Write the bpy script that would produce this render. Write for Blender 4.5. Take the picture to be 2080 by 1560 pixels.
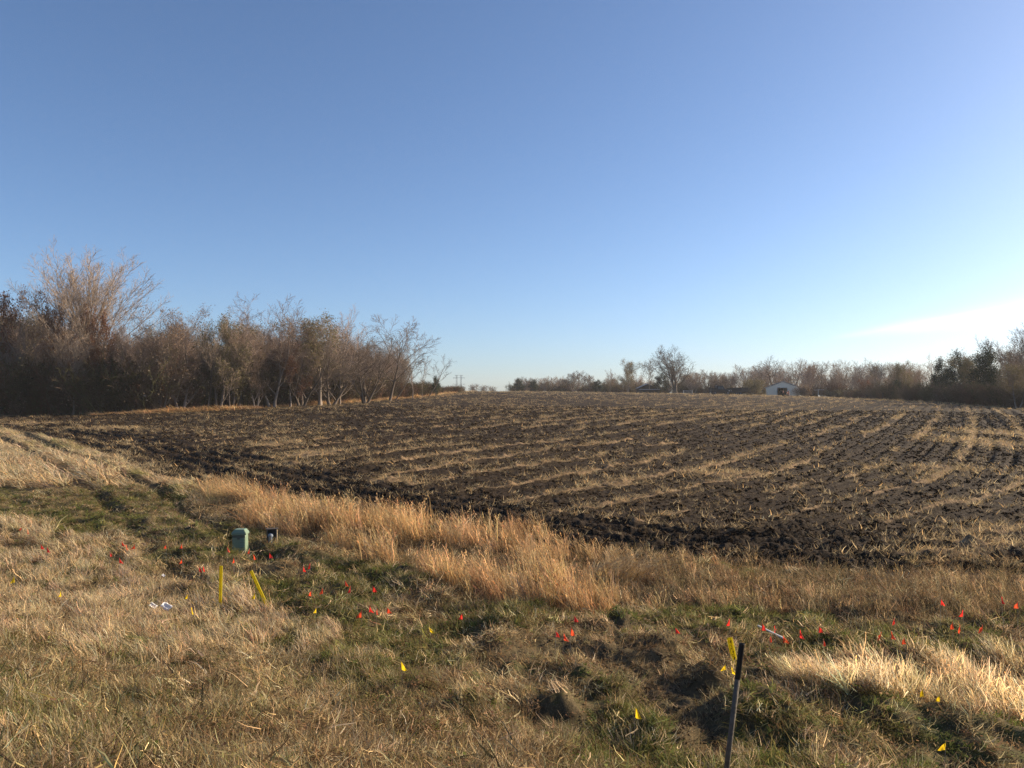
import bpy, math, random
import numpy as np
from mathutils import Vector, Matrix

R = math.radians
scene = bpy.context.scene
for o in list(bpy.data.objects):
    bpy.data.objects.remove(o)
COL = scene.collection

# ------------------------------------------------------------------ camera
FPX, W2, H2, HOR = 1600.0, 1040.0, 780.0, 815.0      # focal length and horizon row for a 2080 px wide frame
CAMZ = 4.0
PITCH = math.atan((HOR - H2) / FPX)
cam_d = bpy.data.cameras.new('camera')
cam = bpy.data.objects.new('camera', cam_d)
COL.objects.link(cam)
cam.location = (0, 0, CAMZ)
cam.rotation_euler = (R(90) + PITCH, 0, 0)
cam_d.sensor_width = 36.0
cam_d.lens = 36.0 * FPX / 2080.0
cam_d.clip_start = 0.1
cam_d.clip_end = 8000
scene.camera = cam

# ------------------------------------------------------------------ sky, sun, exposure
SUN_AZ, SUN_EL = R(68), R(21)
world = bpy.data.worlds.new('World')
scene.world = world
world.use_nodes = True
wn, wl = world.node_tree.nodes, world.node_tree.links
wn.clear()
w_out = wn.new('ShaderNodeOutputWorld')
w_bg = wn.new('ShaderNodeBackground')
sky = wn.new('ShaderNodeTexSky')
sky.sky_type = 'NISHITA'
sky.sun_disc = False
sky.sun_elevation = SUN_EL
sky.sun_rotation = SUN_AZ
sky.altitude = 200
sky.air_density = 0.8
sky.dust_density = 1.05
sky.ozone_density = 4.5
w_bg.inputs['Strength'].default_value = 0.100


def wmath(op, a, b=None, c=None, clamp=False):
    n = wn.new('ShaderNodeMath')
    n.operation = op
    n.use_clamp = clamp
    for i, v in enumerate((a, b, c)):
        if v is None:
            continue
        if isinstance(v, (int, float)):
            n.inputs[i].default_value = v
        else:
            wl.new(v, n.inputs[i])
    return n.outputs[0]


# a thin bank of cirrus low in the direction of the sun
tc = wn.new('ShaderNodeTexCoord')
sp = wn.new('ShaderNodeSeparateXYZ')
wl.new(tc.outputs['Generated'], sp.inputs[0])
yy = wmath('MAXIMUM', sp.outputs['Y'], 0.02)
ca = wmath('DIVIDE', sp.outputs['X'], yy)
cb = wmath('DIVIDE', sp.outputs['Z'], yy)
comb = wn.new('ShaderNodeCombineXYZ')
wl.new(wmath('MULTIPLY', ca, 5.0), comb.inputs[0])
wl.new(wmath('MULTIPLY', wmath('SUBTRACT', cb, wmath('MULTIPLY', ca, 0.16)), 60.0), comb.inputs[1])
cn = wn.new('ShaderNodeTexNoise')
cn.inputs['Scale'].default_value = 1.0
cn.inputs['Detail'].default_value = 5.0
cn.inputs['Roughness'].default_value = 0.55
wl.new(comb.outputs[0], cn.inputs['Vector'])
axis_ = wmath('ADD', wmath('MULTIPLY', wmath('SUBTRACT', ca, 0.43), 0.14), 0.084)
half = wmath('ADD', wmath('MULTIPLY', wmath('SUBTRACT', ca, 0.43), 0.045), 0.0040)
half = wmath('MAXIMUM', half, 0.003)
q = wmath('DIVIDE', wmath('SUBTRACT', cb, axis_), half)
g = wmath('POWER', 2.718, wmath('MULTIPLY', wmath('MULTIPLY', q, q), -1.0))
g = wmath('MULTIPLY', g, wmath('MULTIPLY', wmath('SUBTRACT', ca, 0.40), 9.0, clamp=True), clamp=True)
g = wmath('MULTIPLY', g, wmath('ADD', wmath('MULTIPLY', cn.outputs['Fac'], 2.6), -0.45, clamp=True))
g = wmath('MULTIPLY', g, wmath('GREATER_THAN', sp.outputs['Y'], 0.1))
mx = wn.new('ShaderNodeMix')
mx.data_type = 'RGBA'
wl.new(wmath('MULTIPLY', g, .60, clamp=True), mx.inputs[0])
wl.new(sky.outputs['Color'], mx.inputs[6])
mx.inputs[7].default_value = (7.6, 7.8, 7.6, 1)
wb = wn.new('ShaderNodeMix')            # the camera's white balance on the sky
wb.data_type = 'RGBA'
wb.blend_type = 'MULTIPLY'
wb.inputs[0].default_value = 1
wl.new(mx.outputs[2], wb.inputs[6])
wb.inputs[7].default_value = (.92, .88, .855, 1)
wl.new(wb.outputs[2], w_bg.inputs['Color'])
wl.new(w_bg.outputs[0], w_out.inputs['Surface'])

sun_vec = Vector((math.sin(SUN_AZ) * math.cos(SUN_EL), math.cos(SUN_AZ) * math.cos(SUN_EL), math.sin(SUN_EL)))
sd = bpy.data.lights.new('sun', 'SUN')
sun = bpy.data.objects.new('sun', sd)
COL.objects.link(sun)
sun.location = sun_vec * 60
sun.rotation_euler = (-sun_vec).to_track_quat('-Z', 'Y').to_euler()
sd.energy = 5.0
sd.angle = R(0.5)
sd.color = (1.0, 0.82, 0.58)

vs = scene.view_settings
vs.view_transform = 'Standard'
vs.look = 'None'
vs.exposure = 1.0
vs.gamma = 1.0
vs.use_curve_mapping = False
scene.render.engine = 'CYCLES'
cy = scene.cycles
cy.max_bounces = 5
cy.diffuse_bounces = 2
cy.glossy_bounces = 2
cy.transmission_bounces = 3
cy.transparent_max_bounces = 4
cy.volume_bounces = 0
cy.use_denoising = True
cy.denoiser = 'OPENIMAGEDENOISE'
cy.denoising_input_passes = 'RGB_ALBEDO_NORMAL'
cy.denoising_prefilter = 'NONE'
cy.sample_clamp_indirect = 4.0

# ------------------------------------------------------------------ noise
def _hash(ix, iy, seed):
    h = (ix.astype(np.int64) * 374761393 + iy.astype(np.int64) * 668265263 + seed * 974634777) & 0xFFFFFFFF
    h = ((h ^ (h >> 13)) * 1274126177) & 0xFFFFFFFF
    h = h ^ (h >> 16)
    return (h & 0xFFFFFF) / float(0xFFFFFF)


def vnoise(x, y, seed=0):
    xi, yi = np.floor(x), np.floor(y)
    fx, fy = x - xi, y - yi
    fx, fy = fx * fx * (3 - 2 * fx), fy * fy * (3 - 2 * fy)
    a = _hash(xi, yi, seed)
    b = _hash(xi + 1, yi, seed)
    c = _hash(xi, yi + 1, seed)
    d = _hash(xi + 1, yi + 1, seed)
    return (a * (1 - fx) + b * fx) * (1 - fy) + (c * (1 - fx) + d * fx) * fy


def fbm(x, y, seed=0, octv=4, gain=0.5):
    s, amp, tot = 0.0, 1.0, 0.0
    for o in range(octv):
        ang = 0.6 * o
        xr = x * math.cos(ang) - y * math.sin(ang)
        yr = x * math.sin(ang) + y * math.cos(ang)
        s = s + amp * vnoise(xr * 2 ** o + 17.3 * o, yr * 2 ** o - 9.1 * o, seed + o)
        tot += amp
        amp *= gain
    return s / tot


def sstep(a, b, x):
    t = np.clip((x - a) / (b - a), 0, 1)
    return t * t * (3 - 2 * t)


# ------------------------------------------------------------------ terrain
T_BEAR = np.array([0, 400, 800, 1200, 1600, 1850, 2080.0])
T_D = np.array([12, 18, 24, 30, 50, 80, 110, 150, 200, 260, 400, 800, 1600.0])
T_PY = {
    0:    [None, None, 1082, 990, 911, 865, 842, 826, 815, 808, 812, 815, 815],
    400:  [None, None, 1070, 1002, 911, 861, 836, 820, 808, 800, 804, 810, 813],
    800:  [None, None, 1070, 1006, 905, 850, 829, 813, 800, 793, 797, 804, 811],
    1200: [None, None, 1072, 1010, 912, 855, 832, 814, 802, 796, 800, 805, 811],
    1600: [None, None, 1072, 1010, 915, 862, 838, 821, 808, 803, 805, 808, 811],
    1850: [None, None, 1072, 1010, 915, 860, 831, 812, 812, 813, 812, 813, 814],
    2080: [None, None, 1072, 1010, 915, 862, 836, 826, 822, 819, 817, 816, 815],
}
Z12 = {12: 0.0, 18: 0.04}
tabz = np.zeros((len(T_BEAR), len(T_D)))
for i, bpx in enumerate(T_BEAR):
    for j, d in enumerate(T_D):
        py = T_PY[int(bpx)][j]
        tabz[i, j] = Z12[int(d)] if py is None else CAMZ + (HOR - py) / FPX * d
bt = np.arctan((T_BEAR - W2) / FPX)
FB = np.linspace(R(-40), R(40), 161)
FD = np.linspace(math.log(3), math.log(1600), 500)
fine = np.zeros((len(T_BEAR), len(FD)))
for i in range(len(T_BEAR)):
    fine[i] = np.interp(FD, np.log(T_D), tabz[i])
ker = np.exp(-np.linspace(-2, 2, 29) ** 2)
ker /= ker.sum()
for i in range(len(T_BEAR)):
    fine[i] = np.convolve(np.pad(fine[i], 14, mode='edge'), ker, 'valid')
FINE = np.zeros((len(FB), len(FD)))
for j in range(len(FD)):
    FINE[:, j] = np.interp(FB, bt, fine[:, j])
for j in range(len(FD)):
    FINE[:, j] = np.convolve(np.pad(FINE[:, j], 14, mode='edge'), ker, 'valid')

BUMPS = []          # (x, y, radius, height) of tussocks and heaps, filled in below


def base_z(x, y):
    x = np.asarray(x, float)
    y = np.asarray(y, float)
    r = np.hypot(x, y)
    th = np.clip(np.arctan2(x, np.maximum(y, 1e-3)), R(-40), R(40))
    th = np.where(y < 0, np.sign(x) * R(40), th)
    d = np.clip(r * np.cos(th), 3.05, 1590)
    u = (th - FB[0]) / (FB[1] - FB[0])
    v = (np.log(d) - FD[0]) / (FD[1] - FD[0])
    ui = np.clip(u.astype(int), 0, len(FB) - 2)
    vi = np.clip(v.astype(int), 0, len(FD) - 2)
    fu, fv = np.clip(u - ui, 0, 1), np.clip(v - vi, 0, 1)
    z = (FINE[ui, vi] * (1 - fu) + FINE[ui + 1, vi] * fu) * (1 - fv) + (FINE[ui, vi + 1] * (1 - fu) + FINE[ui + 1, vi + 1] * fu) * fv
    s = 0.5 * x + 0.87 * y
    emb = np.minimum(2.1, 2.37 - 0.27 * s)
    emb = np.maximum(emb, -30)
    k = 4.0
    m = np.maximum(emb, z)
    return m + np.log(np.exp(k * (emb - m)) + np.exp(k * (z - m))) / k - 0.04


def px_ray(px, py):
    cx, cz = (px - W2) / FPX, (H2 - py) / FPX
    c, s = math.cos(PITCH), math.sin(PITCH)
    return np.array([cx, c - cz * s, s + cz * c])


def hit(px, py, above=0.0, dmax=400, fn=None):
    """world point on the ground where the line of sight comes within `above` metres of it"""
    fn = fn or base_z
    v = px_ray(px, py)
    t = np.exp(np.linspace(math.log(3), math.log(dmax), 6000))
    dz = CAMZ + v[2] * t - fn(v[0] * t, v[1] * t) - above
    i = np.argmax(dz < 0) if (dz < 0).any() else len(t) - 1
    return np.array([v[0] * t[i], v[1] * t[i]])


def at_d(px, d):
    return np.array([(px - W2) / FPX * d, d])


def gz(x, y):
    return float(ground_z(np.array([x]), np.array([y]))[0])


def poly_px(pts):
    return np.array([hit(*p) if len(p) == 2 else at_d(p[0], p[1]) for p in pts])


def inside(poly, x, y):
    r = np.zeros(np.shape(x), bool)
    n = len(poly)
    for i in range(n):
        x0, y0 = poly[i]
        x1, y1 = poly[(i + 1) % n]
        if y0 == y1:
            continue
        c = (y0 > y) != (y1 > y)
        r ^= c & (x < (x1 - x0) * (y - y0) / (y1 - y0) + x0)
    return r


def dist_line(pl, x, y):
    best = np.full(np.shape(x), 1e9)
    for i in range(len(pl) - 1):
        ax, ay = pl[i]
        bx, by = pl[i + 1]
        dx, dy = bx - ax, by - ay
        t = np.clip(((x - ax) * dx + (y - ay) * dy) / (dx * dx + dy * dy + 1e-9), 0, 1)
        best = np.minimum(best, np.hypot(x - ax - t * dx, y - ay - t * dy))
    return best


# field edge (near side) and outline
EDGE_PX = [(-500, 856), (-200, 860), (0, 866), (130, 895), (300, 962), (430, 1008), (600, 1040), (750, 1066), (900, 1100), (1060, 1118), (1190, 1146),
           (1300, 1156), (1500, 1170), (1750, 1172), (2080, 1176), (2400, 1180), (2900, 1185)]
EDGE = poly_px(EDGE_PX)
FAR = np.array([at_d(2600, 95), at_d(2300, 112), at_d(2080, 122), at_d(1980, 132), at_d(1850, 158), at_d(1780, 205), at_d(1680, 250), at_d(1560, 262), at_d(1300, 285),
                at_d(1100, 330), at_d(950, 330), at_d(925, 215), at_d(850, 168), at_d(700, 137), at_d(500, 117), at_d(300, 108), at_d(0, 103), at_d(-500, 98)])
FIELD = np.vstack([EDGE, FAR])
LEFTLINE = np.array([at_d(-700, 99), at_d(-300, 101), at_d(0, 106), at_d(300, 111), at_d(500, 120), at_d(700, 140), at_d(850, 172), at_d(925, 220), at_d(945, 300)])

RUT_A = poly_px([(-150, 850), (0, 888), (130, 962), (240, 1048), (300, 1112), (400, 1200)])
RUT_B = poly_px([(-100, 842), (45, 879), (160, 934), (330, 1005), (440, 1084), (560, 1150), (720, 1178)])
TRACK = poly_px([(1090, 1330), (1190, 1318), (1330, 1330), (1400, 1365), (1470, 1440), (1510, 1570), (1400, 1570), (1350, 1470), (1250, 1400), (1130, 1365)])

for px, py, r, h in [(600, 1140, .55, .30), (650, 1172, .45, .26), (565, 1120, .5, .2), (1445, 1392, .34, .30), (1530, 1468, .4, .34), (1350, 1500, .42, .28), (1280, 1462, .3, .2),
                     (1160, 1395, .3, .2), (1740, 1450, .5, .22), (1600, 1440, .45, .22), (930, 1370, .5, .2), (860, 1340, .4, .2), (900, 1400, .5, .15), (740, 1265, .4, .18),
                     (1040, 1290, .5, .2), (1100, 1275, .4, .2), (1250, 1290, .5, .2), (1380, 1340, .5, .16), (420, 1090, .5, .26), (400, 1120, .5, .2), (320, 1120, .4, .2),
                     (1700, 1335, .5, .2), (1850, 1340, .6, .2), (1560, 1390, .4, .2), (1950, 1500, .5, .2), (1800, 1510, .5, .25), (1640, 1520, .5, .25), (1230, 1340, .3, .16),
                     (250, 1060, .4, .2), (1010, 1340, .35, .2), (1110, 1440, .35, .2), (960, 1450, .35, .2), (690, 1210, .4, .2), (790, 1190, .5, .2), (870, 1215, .5, .2)]:
    p = hit(px, py)
    if not inside(TRACK, np.array([p[0]]), np.array([p[1]]))[0]:
        BUMPS.append((p[0], p[1], r, h * 1.35))

ANG = R(30)
CA, SA = math.cos(ANG), math.sin(ANG)


def headland(x, y):
    d = dist_line(EDGE, x, y)
    return 1 - sstep(4, 10, d + 3 * (vnoise(x * .15, y * .15, 5) - .5)), d


# the passes swing round from the headland and then run up the slope
FUR_Y = np.array([15, 20, 25, 30, 35, 40, 45, 50, 60, 70, 80, 100, 120, 150, 200, 300, 1600.0])
_t = np.interp(FUR_Y, [15, 24, 30, 38, 50, 80, 150, 400], [1.7, 1.3, .95, .72, .62, .57, .55, .55])
FUR_X = np.concatenate([[0], np.cumsum(np.diff(FUR_Y) * (_t[1:] + _t[:-1]) / 2)])
_fy = np.linspace(15, 320, 900)
_fx = np.convolve(np.pad(np.interp(_fy, FUR_Y, FUR_X), 20, mode='reflect', reflect_type='odd'), np.ones(41) / 41, 'valid')
FUR_Y, FUR_X = _fy, _fx


def furrow(x, y):
    """across-row coordinate of the tillage, in metres"""
    w = .86 * (x - np.interp(y, FUR_Y, FUR_X))
    return w + .9 * (vnoise(x * 0.025, y * 0.025, 21) - .5)


def straw_amount(x, y):
    hl, d = headland(x, y)
    hl = hl * .85
    w = furrow(x, y)
    n1 = fbm(x * .22, y * .22, 31, 3)
    n2 = vnoise(x * .05 + 3, y * .05, 37)
    fr = np.mod(w / 3.6 + .30 * (vnoise(x * .1, y * .1, 33) - .5) + .16 * (vnoise(x * .6, y * .6, 34) - .5), 1.0)
    wd = np.maximum(.030 + .024 * n2 + .08 * (n1 - .5), .012)
    strip = np.exp(-((fr - .5) / wd) ** 2) * sstep(.30, .50, n1 + .45 * (n2 - .25))
    fine_ = .5 + .5 * np.cos(2 * math.pi * w / 1.2)
    lines = .30 * fine_ ** 8 * sstep(.52, .70, vnoise(x * .035 + 9, y * .035 + 2, 41) + .15 * (n1 - .5))
    hlines = .50 * sstep(.52, .74, fbm(x * .16, d * 1.1, 43, 3))
    a = np.maximum(strip, lines) * (1 - hl) + hl * hlines
    far = sstep(150, 230, y)
    a = np.maximum(a, far * .08 * sstep(.35, .6, n1))
    a = np.maximum(a, .10 * sstep(.62, .8, n1))
    for (cx, cy, rx, ry) in STRAW_PATCH:
        a = np.maximum(a, np.exp(-(((x - cx) / rx) ** 2 + ((y - cy) / ry) ** 2)) * (.3 + .9 * n1))
    return np.clip(a, 0, 1)


STRAW_PATCH = []
for px, py, rx, ry in [(790, 978, 1.6, 1.0), (840, 985, 1.0, .7), (1940, 955, 2.6, 2.0), (640, 925, 2.2, 2.2), (600, 945, 2.4, 1.6), (200, 872, 5, 3), (60, 862, 5, 2.4), (560, 905, 3, 2),
                       (900, 905, 2, 1.8), (2010, 880, 3, 5), (1990, 900, 3, 5), (1500, 965, 3, 1.5), (1240, 985, 1.5, 1.2), (1990, 1110, 2.2, 1.2), (1900, 1130, 2, .8), (2030, 1080, 2, .9)]:
    p = hit(px, py)
    STRAW_PATCH.append((p[0], p[1], rx, ry))


def detail_z(x, y):
    f = inside(FIELD, x, y)
    r = np.hypot(x, y)
    z = np.zeros(np.shape(x))
    # verge and ditch
    vg = .32 * (fbm(x * .9, y * .9, 3, 4) - .5) + .10 * (vnoise(x * 2.1, y * 2.1, 4) - .5)
    vg = vg + .28 * (fbm(x * .22, y * .22, 8, 2) - .5) + .42 * np.abs(fbm(x * 1.5, y * 1.5, 9, 3) - .5) * (.35 + .65 * sstep(7, 10, .5 * x + .87 * y))
    wx, wy = .5 * (vnoise(x * 2.2, y * 2.2, 11) - .5), .5 * (vnoise(x * 2.2 + 9, y * 2.2, 12) - .5)
    for (bx, by, br, bh) in BUMPS:
        q_ = ((x - bx + wx) ** 2 + (y - by + wy) ** 2 * .7) / (br * 1.15) ** 2
        vg = vg + .6 * bh * np.exp(-q_ * 1.3) * (.6 + .8 * vnoise(x * 4, y * 4, 77))
    for rt in (RUT_A, RUT_B):
        dl = dist_line(rt, x, y)
        vg = vg - .16 * (.5 + vnoise(x * .5, y * .5, 14)) * np.exp(-(dl / .24) ** 2) + .06 * np.exp(-((dl - .6) / .25) ** 2)
    vg = vg * (1 - sstep(120, 250, r))
    # tilled soil
    hl, d = headland(x, y)
    w = furrow(x, y)
    fu = .085 * np.sin(2 * math.pi * w / 1.2) + .045 * np.sin(2 * math.pi * w / .6 + 1)
    hu = .08 * np.sin(2 * math.pi * d / 1.1 + 2 * vnoise(x * .4, y * .4, 55)) * sstep(0, 1.5, d)
    rough = fbm(x * 4.2, y * 4.2, 51, 3)
    cl = .17 * (np.abs(rough - .5) * 2) + .08 * (vnoise(x * 1.1, y * 1.1, 52) - .5)
    fz = (fu * (1 - hl) + hu * hl) * (.5 + vnoise(x * .3, y * .3, 57)) + cl * (.55 + .45 * hl) - .03 + straw_amount(x, y) * (.03 + .24 * vnoise(x * 2.1, y * 2.1, 58) ** 2)
    fz = fz * (1 - .5 * sstep(120, 300, r))
    fe = sstep(0, .6, d)
    return np.where(f, fz * fe, vg), f


def ground_z(x, y):
    return base_z(x, y) + detail_z(x, y)[0]


# ------------------------------------------------------------------ mesh helpers
def link(o, parent=None):
    COL.objects.link(o)
    if parent is not None:
        o.parent = parent
    return o


def mesh_np(name, verts, faces, mat=None, smooth=False):
    """verts (N,3); faces: list of (M,k) int arrays"""
    me = bpy.data.meshes.new(name)
    verts = np.asarray(verts, np.float32)
    me.vertices.add(len(verts))
    me.vertices.foreach_set('co', verts.ravel())
    faces = [np.asarray(f, np.int32) for f in faces if len(f)]
    loops = np.concatenate([f.ravel() for f in faces])
    tot = np.concatenate([np.full(len(f), f.shape[1], np.int32) for f in faces])
    start = np.concatenate([[0], np.cumsum(tot)[:-1]]).astype(np.int32)
    me.loops.add(len(loops))
    me.loops.foreach_set('vertex_index', loops)
    me.polygons.add(len(tot))
    me.polygons.foreach_set('loop_start', start)
    me.polygons.foreach_set('loop_total', tot)
    if smooth:
        me.polygons.foreach_set('use_smooth', np.ones(len(tot), bool))
    me.update(calc_edges=True)
    if mat:
        me.materials.append(mat)
    return me


def tag(o, label, cat=None, group=None, kind=None):
    o['label'] = label
    if cat:
        o['category'] = cat
    if group:
        o['group'] = group
    if kind:
        o['kind'] = kind
    return o


def empty(name, loc, rz=0, scale=1):
    o = bpy.data.objects.new(name, None)
    o.empty_display_size = .2
    o.location = loc
    o.rotation_euler = (0, 0, rz)
    o.scale = (scale,) * 3 if not hasattr(scale, '__len__') else scale
    return link(o)


class MB:
    """collects boxes, bars and lathes into one mesh"""
    def __init__(self):
        self.v, self.f, self.n = [], [], 0

    def add(self, v, f):
        self.v.append(np.asarray(v, float))
        self.f += [tuple(i + self.n for i in q) for q in f]
        self.n += len(v)
        return self

    def box(self, x0, x1, y0, y1, z0, z1, taper=1.0):
        cx, cy_ = (x0 + x1) / 2, (y0 + y1) / 2
        v = []
        for z, t in ((z0, 1), (z1, taper)):
            for x, y in ((x0, y0), (x1, y0), (x1, y1), (x0, y1)):
                v.append((cx + (x - cx) * t, cy_ + (y - cy_) * t, z))
        return self.add(v, [(3, 2, 1, 0), (4, 5, 6, 7), (0, 1, 5, 4), (1, 2, 6, 5), (2, 3, 7, 6), (3, 0, 4, 7)])

    def bar(self, a, b, r0, r1=None, n=6):
        r1 = r0 if r1 is None else r1
        a, b = Vector(a), Vector(b)
        t = (b - a).normalized()
        u = t.orthogonal().normalized()
        w = t.cross(u)
        v = []
        for p, rr in ((a, r0), (b, r1)):
            for i in range(n):
                an = 2 * math.pi * i / n
                v.append(tuple(p + u * math.cos(an) * rr + w * math.sin(an) * rr))
        f = [(i, (i + 1) % n, n + (i + 1) % n, n + i) for i in range(n)]
        f += [tuple(range(n - 1, -1, -1)), tuple(range(n, 2 * n))]
        return self.add(v, f)

    def prism(self, prof, x0, x1, axis='x'):
        n = len(prof)
        v = [(x0, a, b) for a, b in prof] + [(x1, a, b) for a, b in prof]
        if axis == 'y':
            v = [(p[1], p[0], p[2]) for p in v]
        f = [(i, (i + 1) % n, n + (i + 1) % n, n + i) for i in range(n)]
        f += [tuple(range(n - 1, -1, -1)), tuple(range(n, 2 * n))]
        return self.add(v, f)

    def lathe(self, prof, c=(0, 0), n=16):
        v, f = [], []
        for r, z in prof:
            for i in range(n):
                an = 2 * math.pi * i / n
                v.append((c[0] + r * math.cos(an), c[1] + r * math.sin(an), z))
        for k in range(len(prof) - 1):
            for i in range(n):
                f.append((k * n + i, k * n + (i + 1) % n, (k + 1) * n + (i + 1) % n, (k + 1) * n + i))
        f += [tuple(range(n - 1, -1, -1)), tuple(range((len(prof) - 1) * n, len(prof) * n))]
        return self.add(v, f)

    def build(self, name, mat, parent=None, bevel=0, smooth=False):
        me = bpy.data.meshes.new(name)
        me.from_pydata(np.vstack(self.v).tolist(), [], self.f)
        if smooth:
            me.polygons.foreach_set('use_smooth', np.ones(len(me.polygons), bool))
        me.materials.append(mat)
        o = link(bpy.data.objects.new(name, me), parent)
        if bevel:
            m = o.modifiers.new('bevel', 'BEVEL')
            m.width = bevel
            m.segments = 2
            m.limit_method = 'ANGLE'
        return o


# ------------------------------------------------------------------ materials
def nt_new(name):
    m = bpy.data.materials.new(name)
    m.use_nodes = True
    return m, m.node_tree.nodes, m.node_tree.links


def simple(name, col, rough=.8, metal=0, var=.25, scale=8.0, bump=.0, transl=0):
    m, n, l = nt_new(name)
    b = n['Principled BSDF']
    b.inputs['Roughness'].default_value = rough
    b.inputs['Metallic'].default_value = metal
    b.inputs['Specular IOR Level'].default_value = .3
    tcn = n.new('ShaderNodeTexCoord')
    nz = n.new('ShaderNodeTexNoise')
    nz.inputs['Scale'].default_value = scale
    nz.inputs['Detail'].default_value = 4
    l.new(tcn.outputs['Object'], nz.inputs['Vector'])
    mixn = n.new('ShaderNodeMix')
    mixn.data_type = 'RGBA'
    l.new(nz.outputs['Fac'], mixn.inputs[0])
    mixn.inputs[6].default_value = (*[c * (1 - var) for c in col], 1)
    mixn.inputs[7].default_value = (*[min(1, c * (1 + var)) for c in col], 1)
    l.new(mixn.outputs[2], b.inputs['Base Color'])
    if bump:
        bp = n.new('ShaderNodeBump')
        bp.inputs['Strength'].default_value = bump
        bp.inputs['Distance'].default_value = .02
        l.new(nz.outputs['Fac'], bp.inputs['Height'])
        l.new(bp.outputs[0], b.inputs['Normal'])
    if transl:
        tr = n.new('ShaderNodeBsdfTranslucent')
        l.new(mixn.outputs[2], tr.inputs['Color'])
        ms = n.new('ShaderNodeMixShader')
        ms.inputs[0].default_value = transl
        l.new(b.outputs[0], ms.inputs[1])
        l.new(tr.outputs[0], ms.inputs[2])
        l.new(ms.outputs[0], n['Material Output'].inputs['Surface'])
    return m


def bark_mat(name, c0, c1):
    m, n, l = nt_new(name)
    b = n['Principled BSDF']
    b.inputs['Roughness'].default_value = .9
    b.inputs['Specular IOR Level'].default_value = .1
    oi = n.new('ShaderNodeObjectInfo')
    tcn = n.new('ShaderNodeTexCoord')
    nz = n.new('ShaderNodeTexNoise')
    nz.inputs['Scale'].default_value = 1.3
    nz.inputs['Detail'].default_value = 3
    l.new(tcn.outputs['Object'], nz.inputs['Vector'])
    ad = n.new('ShaderNodeMath')
    ad.operation = 'MULTIPLY_ADD'
    l.new(oi.outputs['Random'], ad.inputs[0])
    ad.inputs[1].default_value = .6
    l.new(nz.outputs['Fac'], ad.inputs[2])
    sb = n.new('ShaderNodeMath')
    sb.operation = 'SUBTRACT'
    sb.use_clamp = True
    l.new(ad.outputs[0], sb.inputs[0])
    sb.inputs[1].default_value = .3
    mixn = n.new('ShaderNodeMix')
    mixn.data_type = 'RGBA'
    l.new(sb.outputs[0], mixn.inputs[0])
    mixn.inputs[6].default_value = (*c0, 1)
    mixn.inputs[7].default_value = (*c1, 1)
    l.new(mixn.outputs[2], b.inputs['Base Color'])
    return m


def tint_mat(name, transl=.4, rough=.7):
    """colour carried by the scattered piece, varied leaf by leaf"""
    m, n, l = nt_new(name)
    n.remove(n['Principled BSDF'])
    a = n.new('ShaderNodeAttribute')
    a.attribute_type = 'INSTANCER'
    a.attribute_name = 'col'
    t = n.new('ShaderNodeAttribute')
    t.attribute_name = 'tint'
    mu = n.new('ShaderNodeMix')
    mu.data_type = 'RGBA'
    mu.blend_type = 'MULTIPLY'
    mu.inputs[0].default_value = 1
    l.new(a.outputs['Color'], mu.inputs[6])
    l.new(t.outputs['Color'], mu.inputs[7])
    d = n.new('ShaderNodeBsdfDiffuse')
    tr = n.new('ShaderNodeBsdfTranslucent')
    l.new(mu.outputs[2], d.inputs['Color'])
    l.new(mu.outputs[2], tr.inputs['Color'])
    ms = n.new('ShaderNodeMixShader')
    ms.inputs[0].default_value = transl
    l.new(d.outputs[0], ms.inputs[1])
    l.new(tr.outputs[0], ms.inputs[2])
    l.new(ms.outputs[0], n['Material Output'].inputs['Surface'])
    return m


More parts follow.
